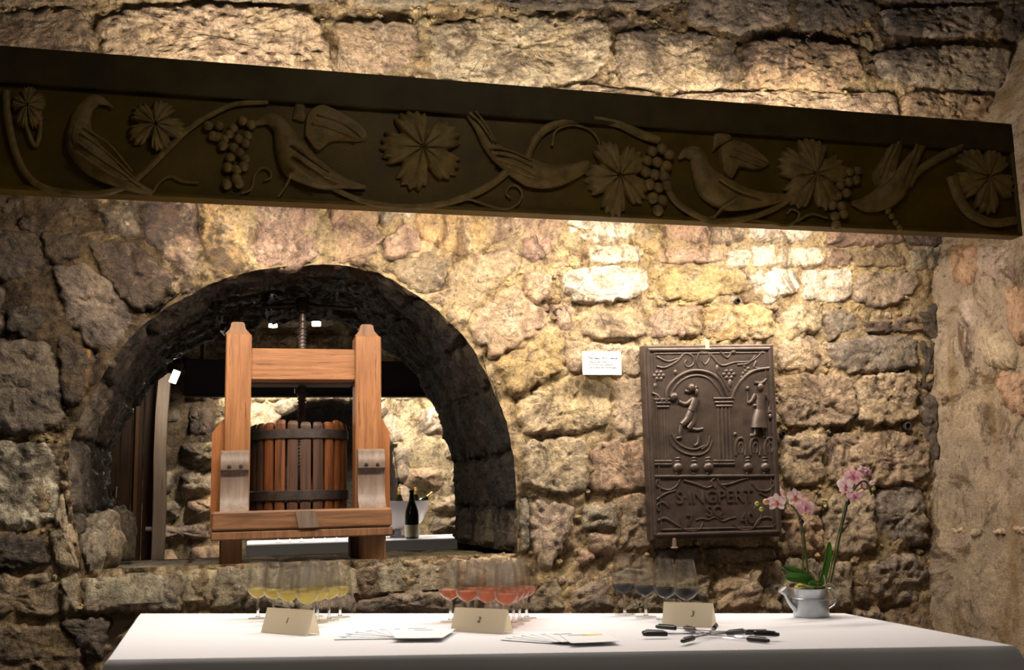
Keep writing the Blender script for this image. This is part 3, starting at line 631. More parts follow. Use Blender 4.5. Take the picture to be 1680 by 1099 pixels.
# right-hand return wall
RA = np.array([2.50, WALL + 0.05]); RB = np.array([2.66, 1.2]); RD = (RB - RA) / np.linalg.norm(RB - RA); RN = np.array([-RD[1] * -1, RD[0] * -1]); RN = np.array([RD[1], -RD[0]])
if RN[0] > 0: RN = -RN
wr = empty('wall_right', (RA[0], RA[1], 0)); tag(wr, kind='structure', label='plastered stone return wall at the end of the panel')
def lean_of(v):
    r_ = np.asarray(v, float) - CAMZ; return 0.11 * np.clip(r_ / 0.93, -0.6, 1.0) + 0.55 * np.clip(r_ - 0.95, 0.0, 2.0)
def rmap(u, v, h):
    lean = lean_of(v)
    return np.stack([RA[0] + RD[0] * u + RN[0] * h + lean, RA[1] + RD[1] * u + RN[1] * h, v], 1)
def rbase(u, v):
    q = np.c_[u, v, np.full(len(u), 9.0)]; h = 0.020 * fbm(q, 2.2, 5, 0.55) + 0.004 * fbm(q, 22, 3)
    h = h + 0.022 * np.exp(-((u - 0.03) / 0.05) ** 2)
    return rmap(u, v, h)
put('plaster', grid_mesh('plaster', np.arange(-0.05, 2.3, 0.014), np.arange(0, 3.25, 0.014), rbase), M['plaster'], wr, color=(0.27, 0.198, 0.135, 1))
def RW(px, py):
    d = ray(px, py); h = 0
    for _ in range(4):
        z = CAMZ + h; lean = float(lean_of(z))
        t = (RN @ (RA + [lean, 0])) / (RN @ d[:2]); h = d[2] * t
    P = d * t; return (RD @ (P[:2] - RA - [lean, 0]), CAMZ + h)
for code, px in (('p', [(1556, 400), (1600, 402), (1596, 470), (1560, 462)]), ('g', [(1604, 402), (1664, 400), (1672, 452), (1640, 470), (1602, 450)]), ('t', [(1604, 536), (1640, 548), (1668, 580), (1664, 606), (1622, 604), (1600, 574)]),
                 ('p', [(1650, 470), (1700, 462), (1700, 556), (1668, 566), (1646, 530)]), ('g', [(1562, 498), (1596, 490), (1600, 590), (1566, 600)]), ('p', [(1628, 612), (1676, 612), (1700, 640), (1690, 690), (1640, 664)]), ('b', [(1546, 640), (1560, 640), (1562, 700), (1548, 700)]),
                 ('c', [(1560, 866), (1580, 862), (1582, 876), (1562, 878)]), ('t', [(1592, 866), (1616, 864), (1616, 878), (1592, 880)]), ('c', [(1626, 868), (1650, 864), (1652, 880), (1628, 882)]), ('t', [(1660, 862), (1690, 860), (1690, 880), (1662, 880)])):
    poly = [RW(x, y) for x, y in px]
    put('stone', stone_mesh('stone', poly, rmap, proud=0.016, rough=0.010, bulge=0.006, edge=0.02, tilt=0.004), M['plaster'], wr, color=jit({'p': (0.34, 0.20, 0.12), 'g': (0.30, 0.23, 0.17), 't': (0.40, 0.29, 0.19)}.get(code, SC[code])))

# floors, the shell of the rear room
fl = put('floor', MB().box((-6, -4, -0.1), (6, FAR + 0.4, 0.0)), M['floor'], smooth=False); tag(fl, kind='structure')

# ------------------------------------------------------------------ carved panel in front of the lamps
panel = empty('carved_panel', W(840, 350, BEAM)); tag(panel, 'long dark carved panel with birds, vine leaves and grapes, spanning the top', 'panel')
pz0 = W(840, 348, BEAM)[2]; pz1 = W(840, 143, BEAM)[2]; px0 = W(-420, 300, BEAM)[0]; px1 = W(1668, 320, BEAM)[0]; zf = W(0, 137, BEAM)[2]
put('back_board', MB().box((px0, BEAM + 0.004, pz0), (px1, BEAM + 0.045, pz1), 0.006), M['panel'], panel, smooth=False)
put('fascia', MB().box((px0, BEAM - 0.014, zf), (px1, BEAM + 0.046, pz1 + 0.002), 0.004), M['panel_top'], panel, smooth=False)
b = MB(); prof = [(BEAM + 0.005, pz0 + 0.014), (BEAM - 0.002, pz0 + 0.011), (BEAM - 0.005, pz0 + 0.006), (BEAM - 0.006, pz0 + 0.002), (BEAM - 0.004, pz0 - 0.002), (BEAM + 0.046, pz0 - 0.003), (BEAM + 0.046, pz0 + 0.02)]
b.prism(prof, 0, px0, px1 + 0.002); put('lower_lip', b, M['panel'], panel)
b = MB().box((px1 - 0.012, BEAM - 0.010, pz0), (px1 + 0.004, BEAM + 0.046, pz1), 0.006); put('end_strip', b, M['panel'], panel)

def PB(px, py, h=0.0): p = W(px, py, BEAM); return np.array([p[0], BEAM + 0.003 - h, p[2]])
PXM = np.linalg.norm(PB(841, 250) - PB(840, 250))
def pxscale(px): return np.linalg.norm(PB(px + 1, 250) - PB(px, 250))
def ribbon(pts, r0, r1=None, name='vine', n=8, hh=0.007, mat=None, parent=None):
    P = smooth_path([PB(x, y, hh) for x, y in pts], n); m = len(P); r1 = r0 if r1 is None else r1
    k = pxscale(pts[0][0]); rad = [k * (r0 + (r1 - r0) * i / (m - 1)) for i in range(m)]
    put(name, MB().tube(P, rad, 10, flat=0.8), mat or M['motif'], parent or panel)
for pts, r0, r1 in (
    ([(10, 150), (14, 200), (30, 262), (60, 302), (110, 317), (165, 318), (208, 306), (240, 280), (275, 245), (310, 212), (345, 190), (385, 172), (440, 168)], 7, 5),
    ([(530, 300), (560, 316), (600, 332), (650, 339), (700, 339), (745, 330), (790, 312), (822, 290), (838, 272)], 4.5, 7),
    ([(860, 292), (868, 250), (890, 216), (930, 199), (975, 196), (1015, 204), (1048, 220), (1080, 232)], 6, 8),
    ([(1086, 270), (1092, 305), (1112, 335), (1150, 358), (1180, 364), (1230, 358), (1275, 340), (1310, 318)], 6, 4),
    ([(1560, 290), (1572, 326), (1592, 352), (1628, 366), (1664, 362)], 9, 6), ([(1490, 305), (1505, 282), (1535, 262), (1575, 240)], 5, 6), ([(40, 160), (45, 210), (58, 240), (66, 215), (64, 160)], 4, 4)):
    ribbon(pts, r0, r1)
for pts in ([(740, 332), (770, 328), (800, 338), (830, 344), (850, 334), (856, 318), (848, 306), (836, 306), (830, 318), (838, 326)], [(396, 318), (412, 310), (418, 288), (430, 276), (442, 280), (444, 292), (434, 296)], [(1230, 362), (1262, 366), (1290, 371), (1306, 362), (1310, 350), (1298, 344), (1290, 352)], [(1306, 364), (1330, 352), (1356, 358)],
            [(1146, 360), (1170, 356), (1200, 334)], [(250, 318), (262, 300), (280, 290), (300, 298), (326, 300)], [(905, 240), (912, 215), (940, 206), (970, 216), (984, 240), (984, 262)]):
    ribbon(pts, 2.2, 1.6, 'tendril')

def vine_leaf(cx, cy, rpx, rot, dent=0.55, hmax=0.020, sx=1.0):
    k = pxscale(cx) * rpx; C = PB(cx, cy); n = 140; rings = 9; th = np.linspace(0, 2 * np.pi, n, endpoint=False)
    nd = np.abs((th * 5 / (2 * np.pi) + 0.5) % 1 - 0.5) * 2 * np.pi / 5; nd = np.abs(2 * np.pi / 10 - nd)   # angle to the nearest slit
    lobe = 1 - np.exp(-(nd / 0.11) ** 2); r_ = (dent + (1 - dent) * (0.35 * np.cos(np.clip(2 * np.pi / 10 - nd, 0, 1) * 2.2) + 0.65) * lobe) * (0.93 + 0.13 * np.abs(((th * 30 / (2 * np.pi)) % 1) * 2 - 1) + 0.03 * np.sin(3 * th)) * (1 - 0.30 * np.exp(-((th - np.pi) / 0.22) ** 2))
    vs = []; fs = []
    for i in range(rings):
        q = 1 - i / rings; rr = r_ * q * k
        h = hmax * (0.25 + 0.75 * (1 - q ** 2.2)) * (0.75 + 0.35 * lobe) - 0.25 * hmax * np.exp(-(np.sin(2.5 * th) / 0.16) ** 2) * (q > 0.08) * lobe * (q < 0.95) + (0.010 if i else 0.003)
        a = th + rot; 
        for j in range(n): vs.append((C[0] + math.cos(a[j]) * rr[j] * sx, C[1] - h[j], C[2] + math.sin(a[j]) * rr[j]))
    base = 0
    for j in range(n): vs.append((vs[j][0], C[1] + 0.006, vs[j][2]))
    for i in range(rings - 1):
        for j in range(n): fs.append((i * n + j, i * n + (j + 1) % n, (i + 1) * n + (j + 1) % n, (i + 1) * n + j))
    vs.append((C[0], C[1] - hmax * 0.85, C[2])); ce = len(vs) - 1
    for j in range(n): fs.append(((rings - 1) * n + j, (rings - 1) * n + (j + 1) % n, ce)); fs.append((j, rings * n + j, rings * n + (j + 1) % n, (j + 1) % n))
    put('vine_leaf', MB().add(vs, fs), M['motif'], panel)
vine_leaf(692, 246, 66, 1.9, 0.60); vine_leaf(1012, 292, 60, 2.0, 0.58, sx=0.85); vine_leaf(1332, 288, 56, 1.5, 0.60); vine_leaf(1614, 294, 48, 2.2, 0.58); vine_leaf(256, 208, 47, 1.2, 0.60); vine_leaf(48, 178, 40, 0.4, 0.60, sx=0.7)
def grapes(pts, rpx):
    b = MB()
    for x, y in pts: k = pxscale(x) * rpx; c = PB(x, y, k * 0.55); b.ball(c, (k, k * 0.9, k), 12, 8)
    put('grape_bunch', b, M['motif'], panel)
grapes([(342, 208), (360, 208), (382, 212), (398, 200), (412, 206), (350, 224), (368, 230), (358, 226), (376, 222), (392, 230), (406, 224), (366, 240), (384, 244), (402, 236), (378, 260), (394, 252), (402, 262), (374, 276), (388, 280), (400, 274), (388, 294), (372, 303), (392, 302)], 9)
grapes([(1068, 250), (1084, 246), (1096, 256), (1060, 266), (1076, 268), (1092, 274), (1058, 284), (1072, 288), (1088, 292), (1064, 304), (1078, 310), (1092, 306), (1070, 326), (1084, 330), (1078, 346)], 9)
grapes([(1392, 284), (1404, 282), (1376, 306), (1390, 300), (1402, 296), (1372, 322), (1386, 318), (1364, 338), (1378, 340), (1368, 356), (1382, 352), (1370, 370)], 7.5)
grapes([(1456, 346), (1462, 356), (1468, 366), (1474, 374)], 5)

def bird(body, radii, wing=None, wing2=None, tail=None, feathers=()):
    b = MB(); P = smooth_path([PB(x, y, 0.008) for x, y in body], 8); k = pxscale(body[0][0]); m = len(P)
    rad = np.interp(np.linspace(0, len(radii) - 1, m), range(len(radii)), radii) * k
    b.tube(P, list(rad), 16, flat=0.62)
    PA0 = np.array(P)
    def body_h(x_, z_):
        dd = np.hypot(PA0[:, 0] - x_, PA0[:, 2] - z_); i_ = int(np.argmin(dd - rad)); return 0.006 + 0.62 * math.sqrt(rad[i_] ** 2 - dd[i_] ** 2) if dd[i_] < rad[i_] else 0.0
    for outline, h in ((wing, 0.016), (wing2, 0.010)):
        if not outline: continue
        O = [np.array(q) for q in smooth_path([PB(x, y)[[0, 2]] for x, y in outline] + [PB(*outline[0])[[0, 2]]], 6)][:-1]; C = np.mean(O, axis=0); n = len(O); vs = []; fs = []
        for i, q in enumerate((1.0, 0.93, 0.75, 0.5, 0.25)):
            hh = (0.0, h * 0.8, h, h * 1.15, h * 1.2)[i]
            for p in O: z = C + (p - C) * q; bh_ = body_h(z[0], z[1]); vs.append((z[0], BEAM + 0.004 - max(hh, bh_ + 0.5 * hh if i else 0.0), z[1]))
        for i in range(4):
            for j in range(n): fs.append((i * n + j, i * n + (j + 1) % n, (i + 1) * n + (j + 1) % n, (i + 1) * n + j))
        vs.append((C[0], BEAM + 0.004 - max(h * 1.22, body_h(C[0], C[1]) + 0.6 * h), C[1]))
        for j in range(n): fs.append((4 * n + j, 4 * n + (j + 1) % n, 5 * n))
        b.add(vs, fs)
    for pts in feathers:
        Q = smooth_path([PB(x, y, 0.0) for x, y in pts], 6); PA = np.array(P)
        for q in Q:
            dd = np.hypot(PA[:, 0] - q[0], PA[:, 2] - q[2]); i_ = int(np.argmin(dd - rad)); hh_ = 0.008 + 0.62 * math.sqrt(max(0.0, rad[i_] ** 2 - dd[i_] ** 2)) if dd[i_] < rad[i_] else 0.0
            q[1] -= max(0.019, hh_ + (0.009 if hh_ > 0 else 0))
        b.tube(Q, list(np.linspace(1, 0.6, len(Q)) * k * 2.6), 8, flat=0.9)
    put('bird', b, M['motif'], panel)
bird([(186, 178), (174, 170), (158, 166), (142, 178), (132, 205), (136, 238), (162, 272), (205, 300), (250, 318)], [1.5, 5, 11, 13, 18, 27, 25, 14, 5], wing=[(122, 205), (150, 225), (200, 270), (215, 300), (180, 292), (140, 265), (120, 235)], feathers=[[(135, 225), (175, 252), (225, 298)], [(130, 240), (170, 268), (235, 308)], [(140, 215), (180, 240), (218, 284)], [(128, 255), (165, 280), (205, 300)]])
bird([(414, 208), (424, 202), (444, 197), (462, 212), (476, 244), (492, 270), (530, 292), (566, 302), (600, 308)], [1.5, 5, 12, 15, 26, 32, 22, 10, 3], wing=[(498, 224), (502, 190), (522, 172), (548, 178), (596, 208), (600, 230), (548, 232), (520, 250)], wing2=[(480, 196), (486, 168), (500, 172), (500, 200)], feathers=[[(520, 190), (560, 204), (592, 226)], [(512, 204), (550, 216), (585, 230)], [(480, 260), (510, 280), (540, 296)], [(478, 242), (505, 262), (540, 284)], [(470, 272), (500, 292), (520, 306)], [(530, 295), (570, 306), (598, 310)], [(476, 290), (470, 305), (456, 325)]])
bird([(768, 190), (785, 212), (802, 240), (830, 262), (868, 284), (905, 290), (940, 282), (962, 272), (970, 270)], [4, 7, 10, 18, 24, 20, 13, 9, 2], wing=[(798, 242), (830, 248), (872, 264), (895, 285), (890, 300), (858, 294), (820, 272)], feathers=[[(800, 246), (835, 254), (868, 270)], [(804, 254), (838, 264), (868, 280)], [(812, 264), (842, 276), (872, 292)], [(768, 188), (786, 205), (806, 236)], [(778, 186), (794, 206), (812, 238)]])
bird([(1112, 262), (1124, 252), (1142, 256), (1150, 280), (1166, 306), (1196, 322), (1240, 328), (1300, 324)], [2, 8, 14, 17, 26, 25, 14, 4], wing=[(1184, 282), (1180, 246), (1200, 230), (1228, 238), (1262, 266), (1240, 278), (1210, 276), (1198, 296)], wing2=[(1168, 250), (1172, 220), (1190, 216), (1200, 228), (1180, 240)], feathers=[[(1200, 246), (1230, 256), (1256, 268)], [(1194, 256), (1220, 266), (1244, 274)], [(1170, 300), (1200, 318), (1240, 328)], [(1200, 332), (1180, 345), (1168, 360)]])
bird([(1396, 334), (1420, 336), (1446, 326), (1466, 308), (1480, 290), (1496, 262), (1512, 240)], [3, 12, 18, 20, 15, 10, 5], wing=[(1440, 312), (1432, 286), (1450, 256), (1464, 232), (1478, 232), (1474, 262), (1462, 290)], feathers=[[(1470, 236), (1456, 268), (1448, 296)], [(1460, 240), (1446, 270), (1440, 292)], [(1500, 240), (1484, 270), (1470, 300)]])

# ------------------------------------------------------------------ cast-iron plaque
PQ = [np.array(W(x, y, WALL - 0.055)) for x, y in ((1068, 886), (1282, 880), (1267, 565), (1055, 567))]
plaque = empty('iron_plaque', (PQ[0] + PQ[1]) / 2); tag(plaque, 'dark cast-iron relief plaque with two figures under arches, hung on the wall', 'plaque')
def PQP(u, v, h=0.0):              # u, v in 0..1 over the plaque, v up
    p = (1 - v) * ((1 - u) * PQ[0] + u * PQ[1]) + v * ((1 - u) * PQ[3] + u * PQ[2]); return np.array([p[0], p[1] - h, p[2]])
PWD = np.linalg.norm(PQ[1] - PQ[0]); PHT = np.linalg.norm(PQ[3] - PQ[0])
def from_px(x, y):                  # picture point to plaque u, v
    p = W(x, y, WALL - 0.055); v = (p[2] - PQ[0][2]) / (PQ[3][2] - PQ[0][2]); x0 = PQ[0][0] + (PQ[3][0] - PQ[0][0]) * v; x1 = PQ[1][0] + (PQ[2][0] - PQ[1][0]) * v
    return ((p[0] - x0) / (x1 - x0), v)
b = MB(); n = 30; vs = []; fs = []
for (h, ins) in ((-0.035, 0), (0.004, 0), (0.006, 0.008)):
    for (u, v) in ((ins, ins * 0.7), (1 - ins, ins * 0.7), (1 - ins, 1 - ins * 0.7), (ins, 1 - ins * 0.7)): vs.append(PQP(u, v, h))
fs = [(3, 2, 1, 0), (8, 9, 10, 11)] + [(k * 4 + j, k * 4 + (j + 1) % 4, k * 4 + 4 + (j + 1) % 4, k * 4 + 4 + j) for k in range(2) for j in range(4)]
put('plate', b.add(vs, fs), M['cast'], plaque, smooth=False)
def pl_line(name, pts, r_, px=True, n=8, closed=False, r1=None, h=0.006, flat=0.9):
    uv = [from_px(*p) if px else p for p in pts]; P = smooth_path([PQP(u, v, h) for u, v in uv], n); r1 = r_ if r1 is None else r1
    put(name, MB().tube(P, list(np.linspace(r_, r1, len(P))), 9, flat=flat), M['cast'], plaque)
def pl_bar(name, a, b_, r_, px=True, h=0.006, flat=0.9):
    uv = [from_px(*p) if px else p for p in (a, b_)]; put(name, MB().tube([PQP(*uv[0], h), PQP(*uv[1], h)], r_, 9, flat=flat), M['cast'], plaque)
for a, b_ in (((0.03, 0.025), (0.97, 0.025)), ((0.03, 0.975), (0.97, 0.975)), ((0.03, 0.025), (0.03, 0.975)), ((0.97, 0.025), (0.97, 0.975))): pl_bar('rim', a, b_, 0.0075, px=False)
for a, b_ in (((0.075, 0.05), (0.93, 0.05)), ((0.075, 0.955), (0.93, 0.955)), ((0.075, 0.05), (0.075, 0.955)), ((0.93, 0.05), (0.93, 0.955))): pl_bar('inner_rim', a, b_, 0.0035, px=False)
pl_bar('ledge', (1073, 782), (1272, 781), 0.006)
arcL = [(1092, 660), (1094, 640), (1106, 624), (1124, 613), (1144, 610), (1166, 616), (1182, 630), (1192, 652)]
pl_line('arch_moulding', arcL, 0.0065); pl_line('arch_moulding', [(1098, 650), (1110, 632), (1126, 621), (1144, 618), (1162, 624), (1176, 640), (1186, 658)], 0.004)
pl_line('arch_moulding', [(1200, 655), (1206, 640), (1218, 624), (1236, 612), (1262, 608)], 0.006); pl_line('arch_moulding', [(1068, 645), (1078, 650), (1086, 662)], 0.005)
for cx, hw in ((1186, 13), (1086, 10)):
    for yy, e in ((656, 4), (662, 2), (668, 0), (757, 4), (762, 5)): pl_bar('capital', (cx - hw - e, yy), (cx + hw + e, yy), 0.005)
    for dx in (-0.7, -0.2, 0.3, 0.75): pl_bar('column_flute', (cx + hw * dx, 670), (cx + hw * dx + 3, 755), 0.0045 if hw > 11 else 0.003, h=0.005)
for pts in ([(1076, 602), (1090, 604), (1110, 594), (1122, 582), (1134, 586), (1137, 598), (1128, 604), (1122, 598), (1126, 592)], [(1146, 606), (1142, 594), (1146, 582), (1158, 580), (1163, 590), (1156, 600), (1150, 594)], [(1164, 584), (1182, 602), (1204, 598), (1232, 596), (1252, 580)], [(1208, 602), (1226, 600), (1238, 588)], [(1180, 580), (1192, 590), (1200, 580)], [(1076, 586), (1094, 594), (1112, 590)], [(1240, 596), (1236, 606), (1244, 608)], [(1176, 612), (1186, 628), (1196, 644)],
            [(1078, 786), (1076, 796), (1094, 804), (1108, 798), (1115, 786)], [(1076, 820), (1090, 810), (1108, 804)], [(1080, 838), (1076, 830), (1086, 824), (1096, 832)], [(1078, 854), (1090, 850), (1108, 860), (1128, 870), (1146, 868), (1152, 858)], [(1202, 858), (1210, 866), (1226, 868), (1240, 860), (1248, 845), (1248, 838)], [(1236, 862), (1246, 850), (1260, 848), (1270, 856), (1266, 866)], [(1232, 792), (1244, 804), (1260, 804), (1268, 794), (1262, 786)], [(1244, 808), (1256, 814)], [(1120, 788), (1140, 794), (1158, 800), (1170, 796)], [(1182, 796), (1196, 794), (1214, 788), (1230, 784)], [(1172, 800), (1166, 790), (1174, 784), (1180, 794), (1190, 802)]):
    pl_line('scroll', pts, 0.0045, r1=0.0032)
for pts in ([(1096, 715), (1104, 732), (1122, 744), (1144, 747), (1160, 740), (1168, 724)], [(1100, 712), (1114, 730), (1136, 738), (1156, 732)], [(1150, 738), (1160, 730), (1164, 716)]): pl_line('vat_rim', pts, 0.004)
def blobs(name, pts, k=0.00215, h=0.004):
    b = MB()
    for x, y, rx, ry in pts: c = PQP(*from_px(x, y), h); b.ball(c, (rx * k, min(rx, ry) * k * 0.75, ry * k), 12, 8)
    put(name, b, M['cast'], plaque)
blobs('flower', [(1080 + 7 * math.cos(a) , 617 + 6 * math.sin(a), 4, 4) for a in np.linspace(0, 6.28, 7)[:-1]] + [(1080, 617, 4, 4)]); blobs('flower', [(1195 + 8 * math.cos(a), 617 + 6 * math.sin(a), 4.5, 4) for a in np.linspace(0, 6.28, 7)[:-1]] + [(1195, 617, 4, 4)])
blobs('small_grapes', [(1222, 612, 3, 3), (1227, 608, 3, 3), (1218, 616, 3, 3), (1224, 618, 3, 3), (1229, 614, 3, 3), (1216, 622, 3, 3), (1220, 605, 3, 3)]); blobs('acorn', [(1107, 612, 4, 5)]); [blobs('leaf_sprig', [q]) for q in ((1176, 608, 4, 8), (1197, 632, 4, 8), (1202, 581, 6, 5), (1074, 634, 4, 6))]
def figure(limbs, balls):
    b = MB()
    for pts, r0, r1 in limbs:
        P = smooth_path([PQP(*from_px(x, y), 0.007) for x, y in pts], 5); b.tube(P, list(np.linspace(r0, r1, len(P)) * 0.0021), 10, flat=0.75)
    for x, y, rx, ry in balls: c = PQP(*from_px(x, y), 0.008); b.ball(c, (rx * 0.0021, min(rx, ry) * 0.0017, ry * 0.0021), 12, 8)
    put('relief_figure', b, M['cast'], plaque)
figure([([(1140, 656), (1136, 668), (1133, 676)], 8, 7.5), ([(1136, 656), (1124, 664), (1112, 660)], 4.5, 3), ([(1133, 678), (1126, 690), (1117, 698)], 8, 5), ([(1136, 678), (1136, 692), (1128, 704)], 7, 5), ([(1117, 698), (1115, 710), (1115, 716)], 4, 3), ([(1117, 718), (1108, 720)], 3, 2), ([(1128, 703), (1142, 706), (1152, 704)], 3.5, 2), ([(1146, 716), (1144, 728), (1138, 732)], 3, 2.5), ([(1122, 643), (1134, 644), (1142, 636)], 3, 3)], [(1133, 638, 7, 8), (1104, 652, 8, 8), (1141, 645, 4, 6)])
figure([([(1246, 650), (1246, 664), (1246, 676)], 9, 8), ([(1246, 676), (1244, 690), (1244, 704)], 10, 15), ([(1238, 650), (1232, 660), (1226, 664)], 4, 3), ([(1254, 650), (1262, 664), (1260, 680)], 4, 3), ([(1240, 704), (1238, 714), (1232, 717)], 4, 3), ([(1252, 704), (1254, 714)], 4, 3), ([(1236, 631), (1248, 632), (1256, 626)], 3, 3), ([(1226, 664), (1226, 650), (1225, 640)], 2, 2)], [(1246, 638, 6, 7), (1225, 640, 4, 4), (1262, 686, 4, 5), (1262, 678, 3, 3), (1238, 668, 5, 3)])
for cx in (1214, 1238, 1262):
    pl_line('cask', [(cx - 8, 748), (cx - 9, 736), (cx - 6, 724), (cx, 720), (cx + 6, 724), (cx + 8, 736), (cx + 7, 748)], 0.005); pl_line('cask', [(cx - 3, 744), (cx - 4, 734), (cx, 728), (cx + 4, 734), (cx + 3, 744)], 0.0035)
[blobs('cask_spout', [q]) for q in ((1205, 714, 4, 4), (1233, 716, 5, 4), (1254, 718, 4, 3))]
for cx, s_ in ((1111, 1), (1138, 0.9), (1161, 1), (1226, 1), (1254, 0.95)):
    blobs('pot', [(cx, 767, 9 * s_, 8 * s_), (cx, 777, 4, 2.5), (cx, 757, 5, 2.5), (cx, 752, 5, 2)], h=0.006)
def pl_text(body, px, py, size, rot=0.0):
    me = text_mesh('lettering', body, size, 0.0022, bold=0.0006); o = put('lettering', me, M['cast'], plaque, local=True)
    c = PQP(*from_px(px, py), 0.0075); o.rotation_euler = (math.pi / 2, rot, 0); o.location = Vector(c) - root_of(plaque)
pl_text('S·INGPERT', 1172, 824, 0.062); pl_text('SQ', 1172, 846, 0.052); pl_text('17', 1124, 862, 0.056); pl_text('40', 1226, 858, 0.056, -0.1)
pl_line('flourish', [(1140, 853), (1150, 850), (1160, 852), (1172, 848), (1184, 854), (1196, 850), (1206, 848)], 0.003)
for (x, y) in ((1159, 568), (1105, 890)):
    c = PQP(*from_px(x, y), 0.006); put('hook', MB().box((c[0] - 0.007, c[1] - 0.006, c[2] - 0.018), (c[0] + 0.007, c[1] + 0.04, c[2] + 0.018), 0.004).box((c[0] - 0.012, c[1] - 0.008, c[2] - 0.020), (c[0] + 0.012, c[1] + 0.01, c[2] - 0.013), 0.003), M['bracket'] if y > 700 else M['root'], plaque)

# small caption card standing off the wall
c0, c1 = W(956, 615, WALL - 0.06), W(1018, 577, WALL - 0.06)
wc = empty('caption_card', (c0 + c1) / 2); tag(wc, 'small white printed caption card on the wall beside the iron plaque', 'sign')
put('card_face', MB().box((c0[0], c0[1] - 0.003, c0[2]), (c1[0], c0[1] + 0.002, c1[2]), 0.001), M['wallcard'], wc, smooth=False)
put('standoff', MB().box((c0[0] + 0.03, c0[1] + 0.002, c0[2] + 0.02), (c1[0] - 0.03, WALL + 0.01, c1[2] - 0.02)), M['wallcard'], wc, smooth=False)
for k, (body, sz, zz, mt) in enumerate((('Panneau, XVIII siècle', 0.0125, 592, 'greyink'), ('Plaque de fonte', 0.0105, 598, 'greyink'), ('de foyer représentant', 0.0105, 602.5, 'greyink'), ('une scène de vendanges', 0.0105, 607, 'greyink'))):
    me = text_mesh('print_line', body, sz, 0.0003, 'LEFT', 0.0002 if k == 0 else 0); o = put('print_line', me, M[mt], wc, local=True); p = W(965, zz - 3, WALL - 0.06); o.rotation_euler = (math.pi / 2, 0, 0); o.location = Vector((p[0], c0[1] - 0.0036, p[2])) - root_of(wc)

# ------------------------------------------------------------------ wine press on the sill
PY = 3.52
PS = np.linalg.norm(W(491, 700, PY) - W(490, 700, PY))
def PX(x, y=700): return W(x, y, PY)[0]
def PZ(x, y): return W(x, y, PY)[2]
press = empty('wine_press', (PX(492), PY + 0.2, SILLZ)); tag(press, 'old wooden wine press with slatted basket and iron screw, standing in the arch', 'wine press')
zt = PZ(490, 549); zb = PZ(490, 837); DP = 0.10
for (a, b_) in ((368, 411), (583, 626)):
    xa, xb = PX(a), PX(b_)
    o = put('post', MB().box((xa, PY, zb - 0.02), (xb, PY + DP, zt), 0.004), M['oak'], press, smooth=False)
    xm = (xa + xb) / 2; t = MB()
    pr = [(-0.042, 0), (0.042, 0), (0.036, 0.006), (0.027, 0.016), (0.023, 0.026), (0.022, 0.036), (0.016, 0.041), (-0.016, 0.041), (-0.022, 0.036), (-0.023, 0.026), (-0.027, 0.016), (-0.036, 0.006)]
    t.prism([(xm + p - 0.004, zt + q) for p, q in pr], 1, PY + 0.008, PY + DP - 0.01); put('post_cap', t, M['oak_dark'], press, smooth=False)
put('top_rail', MB().box((PX(409), PY + 0.012, PZ(490, 623)), (PX(585), PY + DP - 0.01, PZ(490, 571)), 0.004), M['oak_h'], press, smooth=False)
for (a, b_, sgn) in ((362, 408, -1), (586, 630, 1)):
    xa, xb = PX(a, 790), PX(b_, 790); z1 = PZ(490, 738); h = z1 - zb; t = MB()
    pr = [(0, 1.0), (-0.012, 1.0), (-0.020, 0.96), (-0.022, 0.88), (-0.026, 0.84), (-0.028, 0.76), (-0.026, 0.68), (-0.016, 0.64), (-0.014, 0.60), (-0.014, 0.4), (-0.018, 0.25), (-0.028, 0.12), (-0.044, 0.04), (-0.05, 0.0), (0, 0)]
    t.prism([(PY + p * 1.2, zb + h * q) for p, q in pr], 0, xa, xb); br = put('bracket', t, M['bracket'], press)
    for fx in (0.3, 0.72):
        xc = xa + (xb - xa) * fx; zc = zb + h * 0.735; put('bolt', MB().lathe([(0.0, 0.004), (0.004, 0.0035), (0.0065, 0.0)], (xc, PY - 0.033, zc), 12, (0, -1, 0)), M['iron'], br)
za, zb2 = PZ(490, 867), PZ(490, 882)
put('base_beam', MB().box((PX(347, 850), PY - 0.065, za), (PX(639, 850), PY + 0.05, zb + 0.002), 0.006), M['oak_base'], press, smooth=False)
put('base_board', MB().box((PX(346, 875), PY - 0.062, zb2), (PX(640, 875), PY + 0.46, za - 0.001), 0.004), M['oak_dark'], press, smooth=False)
put('base_beam', MB().box((PX(347, 850), PY + 0.36, za), (PX(639, 850), PY + 0.46, zb + 0.002), 0.006), M['oak_base'], press, smooth=False)
put('spout_patch', MB().prism([(PX(484), zb - 0.002), (PX(516), zb - 0.002), (PX(522), za + 0.004), (PX(490), za + 0.004)], 1, PY - 0.068, PY - 0.06), M['bracket'], press, smooth=False)
for (a, b_) in ((360, 397), (592, 632)):
    for y0 in (PY - 0.02, PY + 0.34):
        put('leg', MB().box((PX(a, 900), y0, SILLZ - 0.009 - 0.020 * (y0 - WALL)), (PX(b_, 900), y0 + 0.10, zb2 + 0.004), 0.006), M['oak_dark'], press, smooth=False)
for sgn, xi, xo in ((-1, 366, 346), (1, 627, 641)):
    xi, xo = PX(xi, 780), PX(xo, 780); zlo = PZ(490, 862); zhi = PZ(490, 700); t = MB()
    prof = [(xi, zlo), (xo, zlo), (xo, zhi - 0.02), (xo - sgn * 0.012, zhi), (xi, zhi + 0.03)]
    t.prism(prof, 1, PY + 0.02, PY + 0.09); put('side_cheek', t, M['oak_red'], press, smooth=False)
